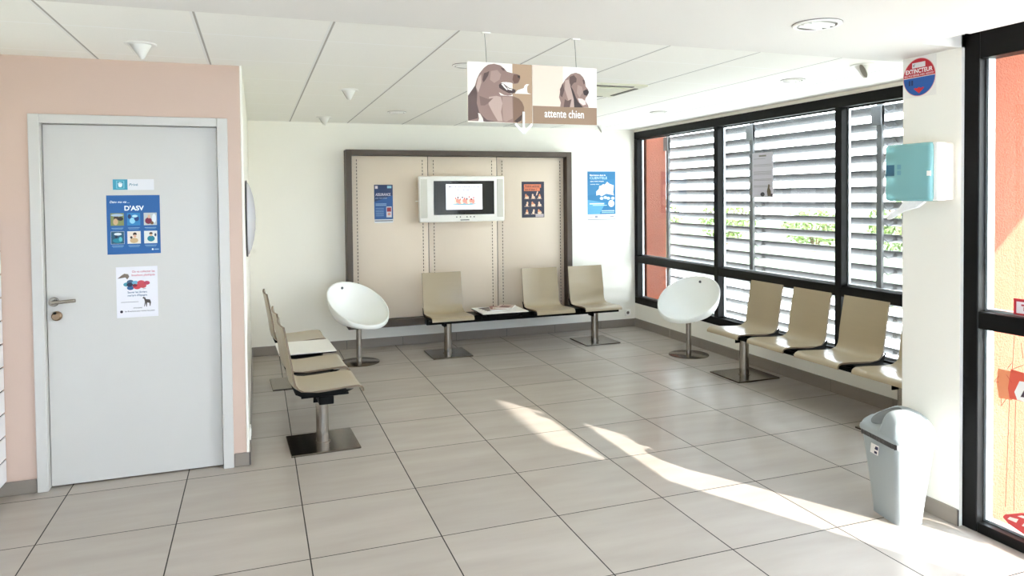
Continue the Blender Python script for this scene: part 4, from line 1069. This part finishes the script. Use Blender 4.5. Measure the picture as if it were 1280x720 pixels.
# slatwall display board at the left edge
t = thing('slatwall_board', 'white grooved slatwall board at the left edge beside the pink wall', 'display board', (XL, 0, 0))
b = MB()
zz = 0.08
while zz < 1.52:
    b.box((0.0, -2.5, zz + 0.004), (0.047, 1.305, min(1.52, zz + 0.120)), M['slat'], 0.001); zz += 0.126
b.build('slat_surface', t, smooth=0)
MB().box((0.0005, -2.5, 0.075), (0.040, 1.304, 1.50), M['black']).build('groove_backing', t, smooth=0)

# ------------------------------------------------------------ light
w = bpy.data.worlds.new('sky'); scene.world = w; w.use_nodes = True
nt = w.node_tree; N = nt.nodes; L = nt.links
bg = N['Background']
tc = N.new('ShaderNodeTexCoord'); sp = N.new('ShaderNodeSeparateXYZ'); L.new(tc.outputs['Generated'], sp.inputs[0])
cr = N.new('ShaderNodeValToRGB'); cr.color_ramp.elements[0].position = 0.0; cr.color_ramp.elements[0].color = (0.95, 0.98, 1.0, 1)
cr.color_ramp.elements[1].position = 0.7; cr.color_ramp.elements[1].color = (0.66, 0.82, 1.0, 1)
L.new(sp.outputs['Z'], cr.inputs[0]); L.new(cr.outputs[0], bg.inputs['Color'])
bg.inputs['Strength'].default_value = 6.5

az = Vector((-0.43, 0.903, 0)).normalized(); el = math.atan(0.374)
dirn = Vector((az.x * math.cos(el), az.y * math.cos(el), -math.sin(el)))
sl = bpy.data.lights.new('sun', 'SUN'); sl.energy = 7.5; sl.angle = R(0.55); sl.color = (1.0, 0.94, 0.86)
so = bpy.data.objects.new('sun', sl); COL.objects.link(so); so.rotation_euler = dirn.to_track_quat('-Z', 'Y').to_euler(); so.location = (8, -10, 6)
def portal(name, loc, rot, sx, sy):
    l = bpy.data.lights.new(name, 'AREA'); l.shape = 'RECTANGLE'; l.size = sx; l.size_y = sy; l.cycles.is_portal = True
    o = bpy.data.objects.new(name, l); COL.objects.link(o); o.location = loc; o.rotation_euler = rot
portal('portal_window', (XW + 0.5, 2.0, 1.3), (0, R(90), 0), 2.6, 5.2)
portal('portal_entrance', (XD + 0.10, -1.52, 1.15), (0, R(90), 0), 2.3, 1.3)
portal('portal_rear', (1.3, YR - 0.2, 1.13), (R(90), 0, 0), 4.0, 2.2)

# ------------------------------------------------------------ camera
cam = bpy.data.cameras.new('camera'); co = bpy.data.objects.new('camera', cam); COL.objects.link(co); scene.camera = co
F_PX = 896.1
cam.sensor_width = 36; cam.lens = F_PX / 1280 * 36; cam.shift_x = -3.9 / 1280; cam.shift_y = -91.5 / 1280
cam.clip_start = 0.02; cam.clip_end = 200
pitch, yaw, roll = R(-1.47477), R(19.90589), R(-0.58484)
cp, sp_ = math.cos(pitch), math.sin(pitch); cy_, sy_ = math.cos(yaw), math.sin(yaw)
Fv = Vector((sy_ * cp, cy_ * cp, sp_)); Rv = Vector((cy_, -sy_, 0)); Uv = Rv.cross(Fv)
c_, s_ = math.cos(roll), math.sin(roll)
R2 = Rv * c_ + Uv * s_; U2 = -Rv * s_ + Uv * c_
m3 = Matrix((R2, U2, -Fv)).transposed()
co.matrix_world = Matrix.Translation((0.398, -3.282, 1.607)) @ m3.to_4x4()

scene.view_settings.view_transform = 'Standard'; scene.view_settings.look = 'None'
scene.view_settings.gamma = 1.0; scene.view_settings.use_curve_mapping = False
scene.view_settings.exposure = 1.58
scene.cycles.use_denoising = True
scene.cycles.max_bounces = 16; scene.cycles.diffuse_bounces = 8; scene.cycles.transparent_max_bounces = 16; scene.cycles.glossy_bounces = 6
scene.cycles.sample_clamp_indirect = 8.0
